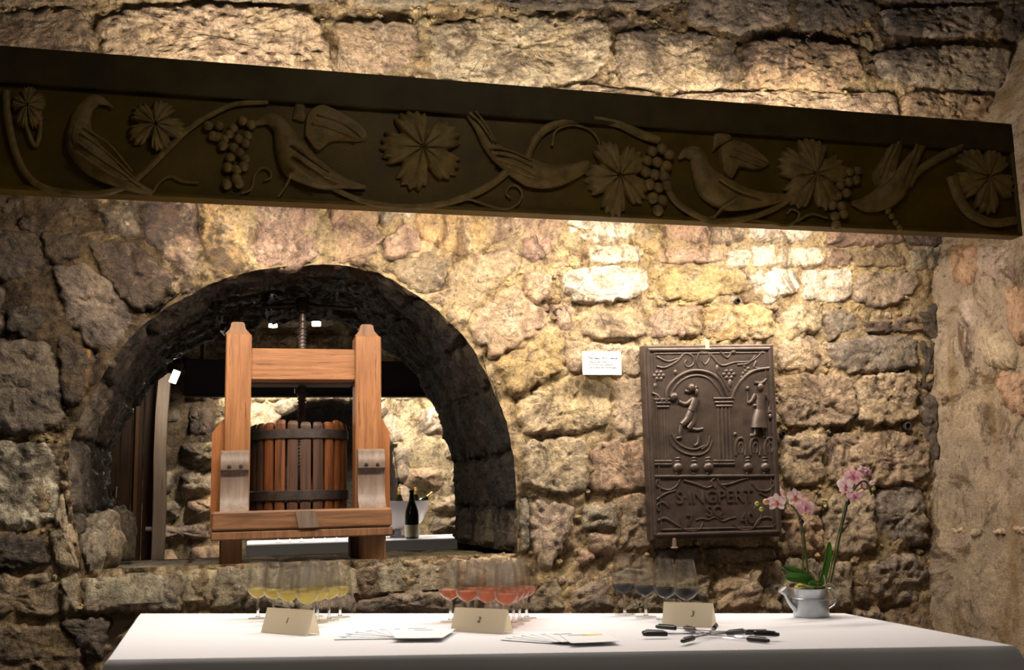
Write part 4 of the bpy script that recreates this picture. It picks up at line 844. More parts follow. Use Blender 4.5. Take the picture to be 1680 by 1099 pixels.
# basket of separate staves held by two hoops
BY = PY + 0.245
bl = W(409, 760, BY); brr = W(569, 760, BY); bc = np.array([(bl[0] + brr[0]) / 2, BY]); BR = (brr[0] - bl[0]) / 2
bz1 = W(490, 690, BY - BR)[2]; bz0 = zb - 0.004
NS = 24
for k in range(NS):
    an = 2 * math.pi * (k + 0.35) / NS; w = BR * 2 * math.pi / NS * 0.80
    t = MB(); dz = rng.uniform(-0.006, 0.006); n5 = 5; vs = []; tw = 0.014
    top = bz1 + dz
    pr = []
    for rr_, zz, wf in ((BR, bz0, 1.0), (BR, top - 0.014, 1.0), (BR - 0.002, top - 0.004, 0.86), (BR - 0.006, top, 0.7)):
        for f in (-0.5, -0.2, 0.2, 0.5): a = f * w * wf / BR; pr.append(((rr_ - (0.002 if abs(f) > 0.3 else 0)) * math.sin(a), -(rr_ - (0.002 if abs(f) > 0.3 else 0)) * math.cos(a), zz))
    for rr_, zz in ((BR - tw, bz0), (BR - tw, top - 0.004)):
        for f in (-0.5, 0.5): a = f * w * 0.92 / BR; pr.append((rr_ * math.sin(a), -rr_ * math.cos(a), zz))
    fs = [(i * 4 + j, i * 4 + j + 1, i * 4 + 5 + j, i * 4 + 4 + j) for i in range(3) for j in range(3)]
    fs += [(17, 16, 18, 19), (0, 4, 18, 16), (4, 8, 12, 18), (3, 17, 19, 7), (7, 19, 15, 11), (12, 13, 14, 15, 19, 18), (0, 16, 17, 3, 2, 1)]
    ca, sa = math.cos(an), math.sin(an)
    V = [(bc[0] + x * ca - y * sa, bc[1] + x * sa + y * ca, z) for x, y, z in pr]
    put('stave', t.add(V, fs), M['stave'] if rng.random() < 0.45 else M['stave_d'], press, smooth=False)
for (ya, yb) in ((703, 719), (804, 821)):
    z1, z0 = W(490, ya, BY - BR)[2], W(490, yb, BY - BR)[2]
    put('hoop', MB().lathe([(BR + 0.001, z0), (BR + 0.005, z0 + 0.002), (BR + 0.005, z1 - 0.002), (BR + 0.001, z1)], (bc[0], bc[1], 0), 64, close=True), M['iron'], press)
put('basket_floor', MB().lathe([(0.001, bz0 + 0.03), (BR - 0.02, bz0 + 0.03), (BR - 0.02, bz0), (0.001, bz0)], (bc[0], bc[1], 0), 32), M['stave_d'], press)
sx = PX(495); sy = PY + 0.10 * 0.5; sx = W(495, 650, BY)[0]
z_top = W(497, 500, BY)[2]; z_bot = bz0 + 0.05; sr = 0.0125
put('screw', MB().lathe([(0.001, z_bot), (sr, z_bot), (sr, z_top), (0.001, z_top)], (sx, BY, 0), 18), M['screw'], press)
hel = [(sx + (sr + 0.0005) * math.cos(t_ * 2 * math.pi), BY + (sr + 0.0005) * math.sin(t_ * 2 * math.pi), z_bot + 0.1 + t_ * 0.0125) for t_ in np.arange(0, (z_top - 0.06 - z_bot - 0.1) / 0.0125, 1 / 14)]
put('screw_thread', MB().tube(hel, 0.0032, 6), M['screw'], press)
put('screw_nut', MB().lathe([(0.016, -0.02), (0.026, -0.016), (0.026, 0.0), (0.016, 0.004)], (sx, BY, PZ(490, 625)), 16), M['iron'], press)
# the rail that carries the screw sits over the basket
put('screw_rail', MB().box((PX(405), BY - 0.055, PZ(490, 620)), (PX(590), BY + 0.055, PZ(490, 575)), 0.004), M['oak_dark'], press, smooth=False)
hub = MB().lathe([(0.012, -0.03), (0.021, -0.027), (0.024, -0.01), (0.024, 0.022), (0.019, 0.03), (0.001, 0.032)], (sx, BY, z_top - 0.004), 18); hb = put('screw_head', hub, M['iron'], press)
he = W(584, 507, BY - 0.05); hs = (sx, BY, z_top)
put('handle_bar', MB().tube([(2 * sx - he[0] + 0.06, BY + 0.03, z_top - 0.004), hs, he], 0.0075, 10), M['iron'], hb); put('handle_knob', MB().ball(he, 0.013), M['iron'], hb)

# ------------------------------------------------------------------ table and cloth
TZ = CAMZ - 0.318
TC = [T(x, y, TZ) for x, y in ((231, 1006), (1385, 1006), (1663, 1059), (178, 1082))]     # back-left, back-right, front-right, front-left
TC[0][1] -= 0.006
tbl = empty('tasting_table', ((TC[0] + TC[2]) / 2 * np.array([1, 1, 0]))); tag(tbl, 'long trestle table hidden beneath the white cloth', 'table')
ins = [TC[i] + (np.mean(TC, axis=0) - TC[i]) * 0.03 for i in range(4)]
put('tabletop', MB().prism([(p[0], p[1]) for p in ins], 2, TZ - 0.03, TZ - 0.005), M['oak_dark'], tbl, smooth=False)
for p in ins:
    q = p + (np.mean(TC, axis=0) - p) * 0.06; put('leg', MB().box((q[0] - 0.02, q[1] - 0.02, 0), (q[0] + 0.02, q[1] + 0.02, TZ - 0.03)), M['iron'], tbl, smooth=False)
def cloth():
    nu, nv = 60, 24; vs = []; fs = []
    for j in range(nv + 1):
        for i in range(nu + 1):
            u, v = i / nu, j / nv; p = (1 - v) * ((1 - u) * TC[0] + u * TC[1]) + v * ((1 - u) * TC[3] + u * TC[2]); vs.append(p)
    for j in range(nv):
        for i in range(nu): a = j * (nu + 1) + i; fs.append((a + nu + 1, a + nu + 2, a + 1, a))
    loop = [i for i in range(nu + 1)] + [j * (nu + 1) + nu for j in range(1, nv + 1)] + [nv * (nu + 1) + i for i in range(nu - 1, -1, -1)] + [j * (nu + 1) for j in range(nv - 1, 0, -1)]
    ctr = np.mean(TC, axis=0); prev = loop; n = len(loop)
    P = np.array([vs[i] for i in loop]); out = P - np.roll(P, 1, 0); out2 = np.roll(P, -1, 0) - P; tg = out / np.linalg.norm(out, axis=1)[:, None] + out2 / np.linalg.norm(out2, axis=1)[:, None]
    nr = np.stack([tg[:, 1], -tg[:, 0], np.zeros(n)], 1); nr /= np.linalg.norm(nr, axis=1)[:, None]
    if ((P - ctr) * nr).sum() < 0: nr = -nr
    arc = np.cumsum(np.linalg.norm(out, axis=1)); back = P[:, 1] > (TC[0][1] + (P[:, 0] - TC[0][0]) / (TC[1][0] - TC[0][0]) * (TC[1][1] - TC[0][1])) - 0.02
    cor = np.zeros(n)
    for c in (0, nu, nu + nv, 2 * nu + nv): d = np.minimum(np.abs(np.arange(n) - c), n - np.abs(np.arange(n) - c)); cor += np.exp(-(d / 2.5) ** 2)
    for d, o in ((0.004, 0.004), (0.012, 0.009), (0.03, 0.012), (0.10, 0.016), (0.22, 0.02), (0.40, 0.024), (0.72, 0.028)):
        wv = 0.012 * d * np.sin(arc * 26) + 0.035 * d * np.sin(arc * 9 + 1); oo = np.where(back, 0.004, o + wv + cor * d * 0.22)
        Q = P + nr * oo[:, None]; Q[:, 2] = TZ - d; ids = []
        for q in Q: ids.append(len(vs)); vs.append(q)
        for k in range(n): k2 = (k + 1) % n; fs.append((prev[k], prev[k2], ids[k2], ids[k]))
        prev = ids
    return MB().add(vs, fs)
cl = put('tablecloth', cloth(), M['cloth']); tag(cl, 'white linen tablecloth draped over the long tasting table', 'tablecloth')

# ------------------------------------------------------------------ wine glasses
ORD = ['leftmost', 'second', 'third', 'fourth', 'fifth', 'sixth', 'seventh', 'eighth', 'ninth', 'rightmost']
GZ = 0.0008
def glass_proto(wine_mat, hs=1.0, wide=1.0):
    root = empty('wine_glass')
    outer = [(0.0048, 0.054), (0.009, 0.0565), (0.018, 0.0615), (0.026, 0.070), (0.0305, 0.080), (0.0315, 0.090), (0.0305, 0.105), (0.0275, 0.127), (0.0228, 0.155)]
    outer = [(r_ * (wide if h > 0.06 else 1), h * hs) for r_, h in outer]; o2 = [tuple(q) for q in smooth_path(outer, 4)]
    inner = [(max(0.0003, r_ - 0.0011), h + (0.0022 if i < 6 else 0.0006)) for i, (r_, h) in enumerate(o2)]; inner = [(0.0003, inner[0][1])] + inner
    prof = [(0.0003, o2[0][1])] + o2 + [(o2[-1][0] - 0.0005, o2[-1][1] + 0.0007)] + inner[::-1]
    put('bowl', MB().lathe(prof, seg=36), M['glass'], root, local=True)
    put('stem', MB().lathe([(0.0003, 0.0042), (0.0065, 0.0045), (0.0042, 0.010), (0.0036, 0.025), (0.0038, 0.045), (0.0055, 0.0535 * hs), (0.0003, 0.0538 * hs)], seg=18), M['stemglass'], root, local=True)
    put('foot', MB().lathe([(0.0003, 0.0), (0.0268, 0.0), (0.0276, 0.0008), (0.0268, 0.0018), (0.014, 0.0030), (0.0066, 0.0044), (0.0003, 0.0044)], seg=36), M['footglass'], root, local=True)
    wl = 0.081 * hs; wp = [(0.0003, inner[1][1] - 0.0002)] + [(r_ + 0.0003, h - 0.0002) for r_, h in inner[1:] if h < wl]
    wp.append((np.interp(wl, [h for r_, h in inner[1:]], [r_ for r_, h in inner[1:]]) + 0.0003, wl)); wp.append((0.0003, wl))
    put('wine', MB().lathe(wp, seg=36), wine_mat, root, local=True); return root
def glasses(proto, spots, colour, group):
    spots = sorted(spots)
    for i, (x, y) in enumerate(spots):
        o = proto if i == 0 else copy_tree(proto); p = T(x, y, TZ); o.location = (p[0], p[1], TZ + GZ)
        if i == 0: pl = 'leftmost of its group'
        elif i == len(spots) - 1: pl = 'rightmost of its group'
        else: pl = '%s from the left in its group' % ORD[i]
        tag(o, 'stemmed glass holding a little %s wine, %s' % (colour, pl), 'wine glass', group)
glasses(glass_proto(M['white_wine']), [(423, 1015), (449, 1018), (473, 1023), (494, 1017), (504, 1028), (514, 1012), (521, 1022), (540, 1018), (558, 1013)], 'white', 'glasses of white wine behind card 1')
glasses(glass_proto(M['rose_wine']), [(739, 1020), (768, 1024), (781, 1017), (801, 1027), (811, 1019), (821, 1013), (832, 1031), (843, 1025), (853, 1020), (864, 1015)], 'rosé', 'glasses of rosé wine behind card 2')
glasses(glass_proto(M['red_wine'], 0.97, 1.0), [(1025, 1009), (1060, 1013), (1094, 1017), (1128, 1021)], 'red', 'glasses of red wine behind card 3')

# ------------------------------------------------------------------ numbered tent cards
def tent(num, bl, br_, w_h, label):
    A = T(*bl, TZ); B = T(*br_, TZ); d = B - A; wd_ = np.linalg.norm(d); d /= wd_; n_ = np.array([d[1], -d[0], 0.0])
    if n_[1] > 0: n_ = -n_
    root = empty('tent_card', ((A + B) / 2)[:2].tolist() + [TZ]); tag(root, label, 'place card', 'numbered tent cards on the tablecloth')
    H_ = w_h; D_ = 0.020; th = 0.0006; up = np.array([0, 0, 1.0]); base = np.array([0, 0, 0.001])
    R1 = A - n_ * D_ + up * H_; R2 = B - n_ * D_ + up * H_; C1 = A - n_ * 2 * D_; C2 = B - n_ * 2 * D_
    def leaf_(p, q, r_, s_, off):
        V = [p, q, r_, s_]; V = [v + base for v in V] + [v + base + off for v in V]
        return MB().add(V, [(0, 1, 2, 3), (7, 6, 5, 4), (0, 4, 5, 1), (1, 5, 6, 2), (2, 6, 7, 3), (3, 7, 4, 0)])
    put('front_leaf', leaf_(A, B, R2, R1, -n_ * th), M['card'], root, smooth=False); put('back_leaf', leaf_(C2, C1, R1, R2, n_ * th), M['card'], root, smooth=False)
    me = text_mesh('number', num, H_ * 0.36, 0.0003, shear=0.2); o = put('number', me, M['ink'], root, local=True)
    zdir = np.cross(d, (R1 - A) / np.linalg.norm(R1 - A)); ydir = (R1 - A) / np.linalg.norm(R1 - A); pos_ = (A + B) / 2 + (R1 - A) * 0.42 + zdir * 0.0012 + base
    if num == '3': pos_ = pos_ + d * wd_ * 0.1
    m = Matrix(((d[0], ydir[0], zdir[0], pos_[0]), (d[1], ydir[1], zdir[1], pos_[1]), (d[2], ydir[2], zdir[2], pos_[2]), (0, 0, 0, 1)))
    o.matrix_local = Matrix.Translation(-root_of(root)) @ m
tent('1', (428, 1038), (505, 1044), 0.058, 'folded cream card with the number 1, before the white wine')
tent('2', (739, 1036), (827, 1041), 0.054, 'folded cream card with the number 2, before the rosé wine')
tent('3', (1086, 1027), (1168, 1030), 0.054, 'folded cream card with the number 3, before the red wine')

# ------------------------------------------------------------------ leaflets
def leaflet(c, ang, w, d, z, label, group, lines=True, orange=False, curl=0.0):
    root = empty('leaflet', (c[0], c[1], z)); root.rotation_euler[2] = ang; tag(root, label, 'leaflet', group)
    nu = 8; vs = []; fs = []
    for t_ in (0.0, 0.0009):
        for j in range(nu + 1):
            for i in range(nu + 1): u, v = i / nu - 0.5, j / nu - 0.5; vs.append((u * w, v * d, t_ + curl * (2 * abs(u)) ** 2 * 0.5 + curl * max(0, -v) ** 2 * 2))
    s_ = (nu + 1) ** 2
    for j in range(nu):
        for i in range(nu): a = j * (nu + 1) + i; fs.append((a, a + nu + 1, a + nu + 2, a + 1)); fs.append((s_ + a, s_ + a + 1, s_ + a + nu + 2, s_ + a + nu + 1))
    bd = [i for i in range(nu + 1)] + [j * (nu + 1) + nu for j in range(1, nu + 1)] + [nu * (nu + 1) + i for i in range(nu - 1, -1, -1)] + [j * (nu + 1) for j in range(nu - 1, 0, -1)]
    for k in range(len(bd)): a, b_ = bd[k], bd[(k + 1) % len(bd)]; fs.append((a, b_, b_ + s_, a + s_))
    put('sheet', MB().add(vs, fs), M['paper'], root, local=True)
    zt_ = 0.0013 + curl * 0.05
    if lines: put('heading', MB().box((-w * 0.34, d * 0.36, zt_), (w * 0.05, d * 0.43, zt_ + 0.0002)), M['blueink'], root, smooth=False, local=True)
    if orange: put('banner', MB().box((-w * 0.05, d * 0.30, zt_), (w * 0.40, d * 0.42, zt_ + 0.0002)), M['orange'], root, smooth=False, local=True)
    return root
def fan(spots, base, angs, group, where, w, d, orange=False):
    n_ = len(spots)
    for i, ((x, y), a) in enumerate(zip(spots, angs)):
        p = T(x, y, TZ); top = i == n_ - 1
        pl = 'topmost of the fan' if top else '%s sheet from the left of the fan' % (['leftmost'] + ORD[1:])[i] if i else 'leftmost sheet of the fan'
        leaflet(p, a, w, d, TZ + 0.0012 + 0.0010 * i, 'white printed leaflet %s, %s' % (where, pl), group, orange=orange and top, curl=0.0012 if top else 0.0006)
fan([(612, 1044), (622, 1042), (634, 1040), (648, 1040), (664, 1040), (680, 1041), (692, 1042), (697, 1046)], None, [1.25, 1.0, 0.75, 0.5, 0.25, 0.0, -0.25, -0.38], 'leaflets fanned out between cards 1 and 2', 'between cards 1 and 2', 0.115, 0.16)
fan([(884, 1049), (892, 1048), (902, 1048), (914, 1048), (928, 1049), (945, 1050), (966, 1053)], None, [0.7, 0.55, 0.4, 0.25, 0.1, -0.02, -0.12], 'leaflets fanned out beside the pens', 'beside the pens', 0.105, 0.14, orange=True)

# ------------------------------------------------------------------ pens
def pen_proto():
    root = empty('pen')
    put('barrel', MB().lathe([(0.0003, 0.012), (0.0020, 0.012), (0.0038, 0.022), (0.0040, 0.030), (0.0040, 0.118), (0.0003, 0.118)], seg=6, axis=(1, 0, 0)), M['barrel'], root, local=True)
    put('ink_tube', MB().lathe([(0.0003, 0.0), (0.0010, 0.006), (0.0009, 0.012), (0.0009, 0.10), (0.0003, 0.10)], seg=8, axis=(1, 0, 0)), M['ink'], root, local=True)
    put('cap', MB().lathe([(0.0003, 0.096), (0.0052, 0.096), (0.0054, 0.100), (0.0050, 0.142), (0.0036, 0.150), (0.0003, 0.151)], seg=14, axis=(1, 0, 0)).box((0.100, -0.0012, 0.005), (0.142, 0.0012, 0.0068)), M['black'], root, local=True)
    return root
pp = pen_proto(); PC = T(1168, 1046, TZ)
PENS = [(1054, 1042, 'first, pointing far left'), (1055, 1048, 'second, far left and nearer the table edge'), (1077, 1038, 'short of the far left pens, towards the leaflets'), (1123, 1034, 'angled up and left towards card 3'), (1119, 1060, 'angled down and left to the table edge'), (1176, 1036, 'standing nearly straight back below card 3'), (1224, 1040, 'angled back and right'), (1264, 1045, 'pointing right, behind the other right-hand pens'), (1279, 1052, 'farthest to the right'), (1262, 1056, 'pointing right, nearest the table edge')]
for i, (x, y, wh) in enumerate(PENS):
    q = T(x, y, TZ); d = q - PC; L_ = np.linalg.norm(d); an = math.atan2(d[1], d[0]); o = pp if i == 0 else copy_tree(pp)
    st = q - d / L_ * 0.150
    o.location = (st[0], st[1], TZ + 0.0062 + 0.004 * (i % 3)); o.rotation_euler = (rng.uniform(-0.5, 0.5), 0.0, an)
    tag(o, 'black-capped clear pen, %s' % wh, 'pen', 'ballpoint pens laid in a star')

# ------------------------------------------------------------------ orchid in a zinc watering can
OP = T(1347, 1014, TZ); OX, OY = OP[0], OP[1] + 0.045; OK_ = np.linalg.norm(T(1348, 1014, TZ) - OP)
wcan = empty('watering_can', (OX, OY, TZ)); tag(wcan, 'small galvanised watering can used as a flower pot on the cloth', 'watering can')
cr_ = 29 * 0.00155; ch = 0.068
put('body', MB().lathe([(0.001, 0.001), (cr_ * 0.99, 0.001), (cr_, 0.004), (cr_, ch * 0.62), (cr_ * 1.04, ch * 0.64), (cr_ * 1.04, ch * 0.68), (cr_, ch * 0.70), (cr_, ch), (cr_ * 1.03, ch + 0.002), (cr_ * 0.97, ch + 0.002), (cr_ * 0.96, ch * 0.85), (0.001, ch * 0.85)], (OX, OY, TZ), 40), M['zinc'], wcan)
s0 = np.array([OX - cr_ * 0.95, OY, TZ + 0.016]); 
def OW(px, py, dy=0.0): return W(px, py, OY + dy)
s1 = OW(1287, 972); put('spout', MB().tube([s0 + [0.008, 0, -0.004], s0 * 0.45 + s1 * 0.55 + [0, 0, -0.004], s1], [0.010, 0.0062, 0.0045], 14), M['zinc'], wcan)
sd = Vector(s1 - s0).normalized(); put('rose', MB().lathe([(0.004, -0.010), (0.006, -0.003), (0.0125, 0.009), (0.012, 0.0105), (0.001, 0.012)], s1, 20, sd), M['zinc'], wcan)
put('handle', MB().tube(smooth_path([(OX + cr_ * 0.97, OY, TZ + ch * 0.94), (OX + cr_ + 0.020, OY, TZ + ch * 0.96), (OX + cr_ + 0.028, OY, TZ + ch * 0.75), (OX + cr_ + 0.024, OY, TZ + ch * 0.4), (OX + cr_ * 0.97, OY, TZ + ch * 0.2)], 6), 0.0018, 8), M['zinc'], wcan)
orch = empty('orchid', (OX, OY, TZ + ch * 0.86)); tag(orch, 'pink and white orchid with two flower stems in the zinc can', 'plant')
b = MB().ball((0, 0, 0), 1.0, 24, 14); V = np.array(b.v); V = V * (1 + 0.2 * fbm(V, 4, 3))[:, None] * [cr_ * 0.9, cr_ * 0.9, 0.018] + [OX, OY, TZ + ch * 0.98]; b.v = [tuple(q) for q in V]; put('moss', b, M['moss'], orch)
def strap(pts, w, name='leaf'):
    P = [Vector(p) for p in smooth_path(pts, 6)]; n_ = len(P); vs = []; fs = []
    for i, p in enumerate(P):
        t = (P[min(i + 1, n_ - 1)] - P[max(i - 1, 0)]).normalized(); s_ = t.cross(Vector((0, -1, 0.35))).normalized(); up = s_.cross(t).normalized()
        k = i / (n_ - 1); ww = w * (0.35 + 0.65 * math.sin(math.pi * min(1, k * 0.55 + 0.25))) * (1 if k < 0.8 else math.sqrt(max(0.02, 1 - ((k - 0.8) / 0.2) ** 2)))
        for f, h in ((-1, 0.004), (-0.5, 0.001), (0, -0.002), (0.5, 0.001), (1, 0.004)): vs.append(p + s_ * f * ww + up * h)
        for f, h in ((-1, 0.0028), (-0.5, -0.0008), (0, -0.004), (0.5, -0.0008), (1, 0.0028)): vs.append(p + s_ * f * ww * 0.98 + up * h)
    for i in range(n_ - 1):
        a = i * 10; c = a + 10
        for j in range(4): fs.append((a + j, a + j + 1, c + j + 1, c + j)); fs.append((a + 5 + j, c + 5 + j, c + 6 + j, a + 6 + j))
        fs.append((a, c, c + 5, a + 5)); fs.append((a + 4, a + 9, c + 9, c + 4))
    put(name, MB().add(vs, fs), M['leaf'], orch)
strap([OW(1340, 962), OW(1322, 944), OW(1302, 936), OW(1283, 930)], 0.0085); strap([OW(1342, 964, -0.03), OW(1324, 952, -0.04), OW(1304, 948, -0.05), OW(1287, 947, -0.05)], 0.013); strap([OW(1344, 964), OW(1352, 940), OW(1358, 912), OW(1360, 888)], 0.009); strap([OW(1348, 964, -0.02), OW(1336, 958, -0.04), OW(1326, 960, -0.06)], 0.010)
for pts, r_ in (([(1330, 936), (1338, 946), (1341, 962)], 0.0024), ([(1350, 962), (1362, 958), (1374, 966)], 0.0022), ([(1356, 966), (1362, 974), (1366, 984)], 0.0024), ([(1352, 944), (1354, 958), (1352, 966)], 0.002)):
    put('root', MB().tube(smooth_path([OW(x, y, -0.03 - (0.018 if y > 970 else 0)) for x, y in pts], 6), r_, 8), M['root'], orch)
s1p = [OW(1328, 964), OW(1324, 930), OW(1320, 890), OW(1314, 855), OW(1306, 838), OW(1297, 828)]; s2p = [OW(1362, 960), OW(1370, 920), OW(1380, 870), OW(1390, 828), OW(1394, 814), OW(1403, 800), OW(1416, 789), OW(1424, 795), OW(1430, 812)]
put('flower_stem', MB().tube(smooth_path(s1p, 6), 0.0028, 8), M['stem'], orch); put('flower_stem', MB().tube(smooth_path(s2p, 6), 0.0028, 8), M['stem'], orch)
put('flower_stem', MB().tube(smooth_path([OW(1297, 828), OW(1280, 822), OW(1260, 826), OW(1244, 828), OW(1237, 834)], 5), 0.0016, 7), M['stem'], orch)
put('support_stick', MB().tube([OW(1316, 962), OW(1318, 900), OW(1310, 845)], 0.0017, 7), M['stem'], orch); put('support_stick', MB().tube([OW(1357, 962), OW(1374, 880), OW(1387, 826)], 0.0017, 7), M['stem'], orch)
for x, y in ((1315, 856), (1391, 824)): put('clip', MB().ball(OW(x, y, -0.003), (0.007, 0.006, 0.007), 10, 7), M['clip'], orch)
def flower(px, py, size, yaw, pitch, pm, dy=-0.012, lip='lip'):
    C = OW(px, py, dy); r0 = Matrix.Rotation(yaw, 3, 'Z') @ Matrix.Rotation(pitch, 3, 'X')
    o = empty('flower', Vector(C) - root_of(orch)); o.parent = orch
    def petal(ang, ln, wd_, cup):
        vs = []; fs = []; nn = 7
        for t_ in (0, 0.0008):
            for i in range(nn):
                k = i / (nn - 1); ww = wd_ * math.sin(math.pi * min(0.98, 0.08 + k * 0.86)) ** 0.8
                for f in (-1, -0.5, 0, 0.5, 1): 
                    v = Vector((f * ww, -0.003 - t_ - cup * math.sin(k * 2.2) * (1 - 0.5 * f * f) + cup * 0.8 * k * k, 0.002 + k * ln)); v = Matrix.Rotation(ang, 3, 'Y') @ v; vs.append(r0 @ v)
        m5 = nn * 5
        for i in range(nn - 1):
            for j in range(4): a = i * 5 + j; fs.append((a, a + 1, a + 6, a + 5)); fs.append((m5 + a, m5 + a + 5, m5 + a + 6, m5 + a + 1))
        for i in range(nn - 1): fs.append((i * 5, i * 5 + 5, m5 + i * 5 + 5, m5 + i * 5)); fs.append((i * 5 + 4, m5 + i * 5 + 4, m5 + i * 5 + 9, i * 5 + 9))
        fs.append(tuple((nn - 1) * 5 + j for j in range(5)) + tuple(m5 + (nn - 1) * 5 + j for j in range(4, -1, -1)))
        put('petal', MB().add(vs, fs), pm, o, local=True)
    for a in (0, 2.3, -2.3): petal(a, size, size * 0.36, 0.003)
    for a in (1.25, -1.25): petal(a, size * 1.02, size * 0.56, 0.004)
    l = MB().ball((0, 0, 0), 1.0, 12, 8); V = [r0 @ Vector((x * size * 0.22, y * size * 0.30 - size * 0.22, z * size * 0.34 - size * 0.22)) for x, y, z in l.v]; l.v = [tuple(q) for q in V]; put('lip', l, M[lip], o, local=True)
    l = MB().ball((0, 0, 0), 1.0, 10, 7); V = [r0 @ Vector((x * size * 0.14, y * size * 0.2 - size * 0.2, z * size * 0.14 + size * 0.06)) for x, y, z in l.v]; l.v = [tuple(q) for q in V]; put('column', l, M['lip'], o, local=True)
fs_ = 0.0215
flower(1274, 824, fs_, -0.5, 0.1, M['petalw'], lip='lipo'); flower(1282, 810, fs_ * 0.8, 0.9, -0.3, M['petalw'], dy=0.008); flower(1303, 816, fs_, 0.1, 0.0, M['petalw'], dy=-0.02, lip='lipo'); flower(1320, 832, fs_ * 1.05, 2.6, 0.2, M['petal'], dy=0.0)
flower(1388, 796, fs_, -1.0, 0.1, M['petalw']); flower(1400, 782, fs_, 2.8, -0.2, M['petal'], dy=0.01); flower(1418, 775, fs_ * 0.9, 0.3, -0.7, M['petal']); flower(1402, 812, fs_ * 0.9, -0.4, 0.9, M['petal']); flower(1412, 794, fs_ * 0.7, 2.2, 0.0, M['petalw'], dy=0.012)
for x, y, r_, m in ((1257, 823, 0.0085, 'bud'), (1242, 826, 0.006, 'budy'), (1249, 835, 0.006, 'budy'), (1384, 811, 0.007, 'bud'), (1431, 792, 0.007, 'petalw'), (1434, 800, 0.004, 'budy')):
    c = OW(x, y, -0.006); put('bud', MB().ball(c, (r_, r_ * 0.85, r_ * 0.9), 12, 8), M[m], orch)

# ------------------------------------------------------------------ the room behind the arch
def box_struct(name, a, b_, mat=None):
    o = put(name, MB().box(a, b_), mat or M['bare'], smooth=False); tag(o, kind='structure'); return o
box_struct('wall_left', (-2.1, BACK + 0.02, 0), (-2.0, FAR + 0.3, 3.3)); box_struct('wall_far_side', (3.4, BACK + 0.02, 0), (3.5, FAR + 0.3, 3.3)); box_struct('ceiling', (-2.2, BACK + 0.01, 3.2), (3.6, FAR + 0.3, 3.3), M['blackpanel'])
wf = empty('wall_far', (0.5, FAR, 0)); tag(wf, kind='structure', label='stone wall of the room seen through the arch')
NI = np.array([W(x, y, FAR)[[0, 2]] for x, y in ((430, 900), (428, 800), (436, 730), (462, 684), (505, 660), (545, 654), (590, 664), (625, 690), (645, 735), (652, 790), (650, 900))]); NI[0][1] = 0.0; NI[-1][1] = 0.0
def farmap(u, v, h): return np.stack([u, FAR - h, v], 1)
def farbase(u, v):
    q = np.c_[u, v, np.full(len(u), 2.0)]; return np.stack([u, FAR - (0.03 * fbm(q, 3, 4) + 0.01 * fbm(q, 18, 2)), v], 1)
put('mortar', grid_mesh('mortar', np.arange(-2.1, 3.45, 0.03), np.arange(0, 3.25, 0.03), farbase, lambda U, V: ~inside(np.c_[U.ravel(), V.ravel()], NI).reshape(U.shape)), M['mortar'], wf, color=(0.40, 0.31, 0.18, 1))
z = 0.55
while z < 2.3:
    h = rng.uniform(0.16, 0.26); x = -0.9
    while x < 2.3:
        w = rng.uniform(0.2, 0.45); p = [(x + 0.015, z + 0.015), (x + w - 0.015, z + rng.uniform(0.01, 0.03)), (x + w - 0.02, z + h - 0.015), (x + 0.02, z + h - rng.uniform(0.01, 0.03))]
        if not inside(np.array(p + [np.mean(p, axis=0)]), NI).any() and not inside(NI, np.array(p)).any():
            put('stone', stone_mesh('stone', p, farmap, proud=rng.uniform(0.01, 0.05), rough=0.03, spacing=0.03, edge=0.03, bulge=0.02), M['stone'], wf, color=jit(SC[rng.choice('ctwcg')]))
        x += w
    z += h
put('niche_back', MB().box((NI[:, 0].min() - 0.2, FAR + 0.55, 0), (NI[:, 0].max() + 0.2, FAR + 0.6, 2.2)), M['soot_dark'], wf, smooth=False, color=(0.03, 0.022, 0.016, 1))
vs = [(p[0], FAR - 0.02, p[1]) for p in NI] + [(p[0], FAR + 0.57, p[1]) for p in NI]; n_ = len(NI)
put('niche_soffit', MB().add(vs, [(i, i + 1, i + 1 + n_, i + n_) for i in range(n_ - 1)]), M['soot_dark'], wf, color=(0.05, 0.036, 0.025, 1))
NP = np.array(smooth_path(NI, 3)); C_ = NI.mean(0)
for i in range(0, len(NP) - 3, 3):
    a, b_ = NP[i], NP[i + 3]; oa, ob = a + (a - C_) / np.linalg.norm(a - C_) * 0.11, b_ + (b_ - C_) / np.linalg.norm(b_ - C_) * 0.11
    put('arch_stone', stone_mesh('arch_stone', [a, b_, ob, oa], farmap, proud=0.03, rough=0.012, spacing=0.025, edge=0.02), M['stone'], wf, color=jit((0.36, 0.28, 0.19)))
# dark panel in front of the lamps on the far wall
q0, q1 = W(303, 648, 6.95), W(760, 645, 6.95); zt_ = W(400, 590, 6.95)[2]
fp = empty('lamp_pelmet', ((q0 + q1) / 2)); tag(fp, 'dark horizontal panel hiding lamps on the far wall, seen through the arch', 'panel')
put('board', MB().box((q0[0], 6.95, q0[2]), (q1[0] + 0.6, 6.99, zt_), 0.004), M['blackpanel'], fp, smooth=False); put('bottom_rail', MB().box((q0[0], 6.94, q0[2] - 0.012), (q1[0] + 0.6, 7.0, q0[2]), 0.002), M['blackpanel'], fp, smooth=False)
for hx in (q0[0] + 0.1, q1[0] + 0.5): put('hanger', MB().box((hx - 0.012, 6.96, zt_ - 0.02), (hx + 0.012, 6.984, 3.2)), M['blackpanel'], fp, smooth=False)
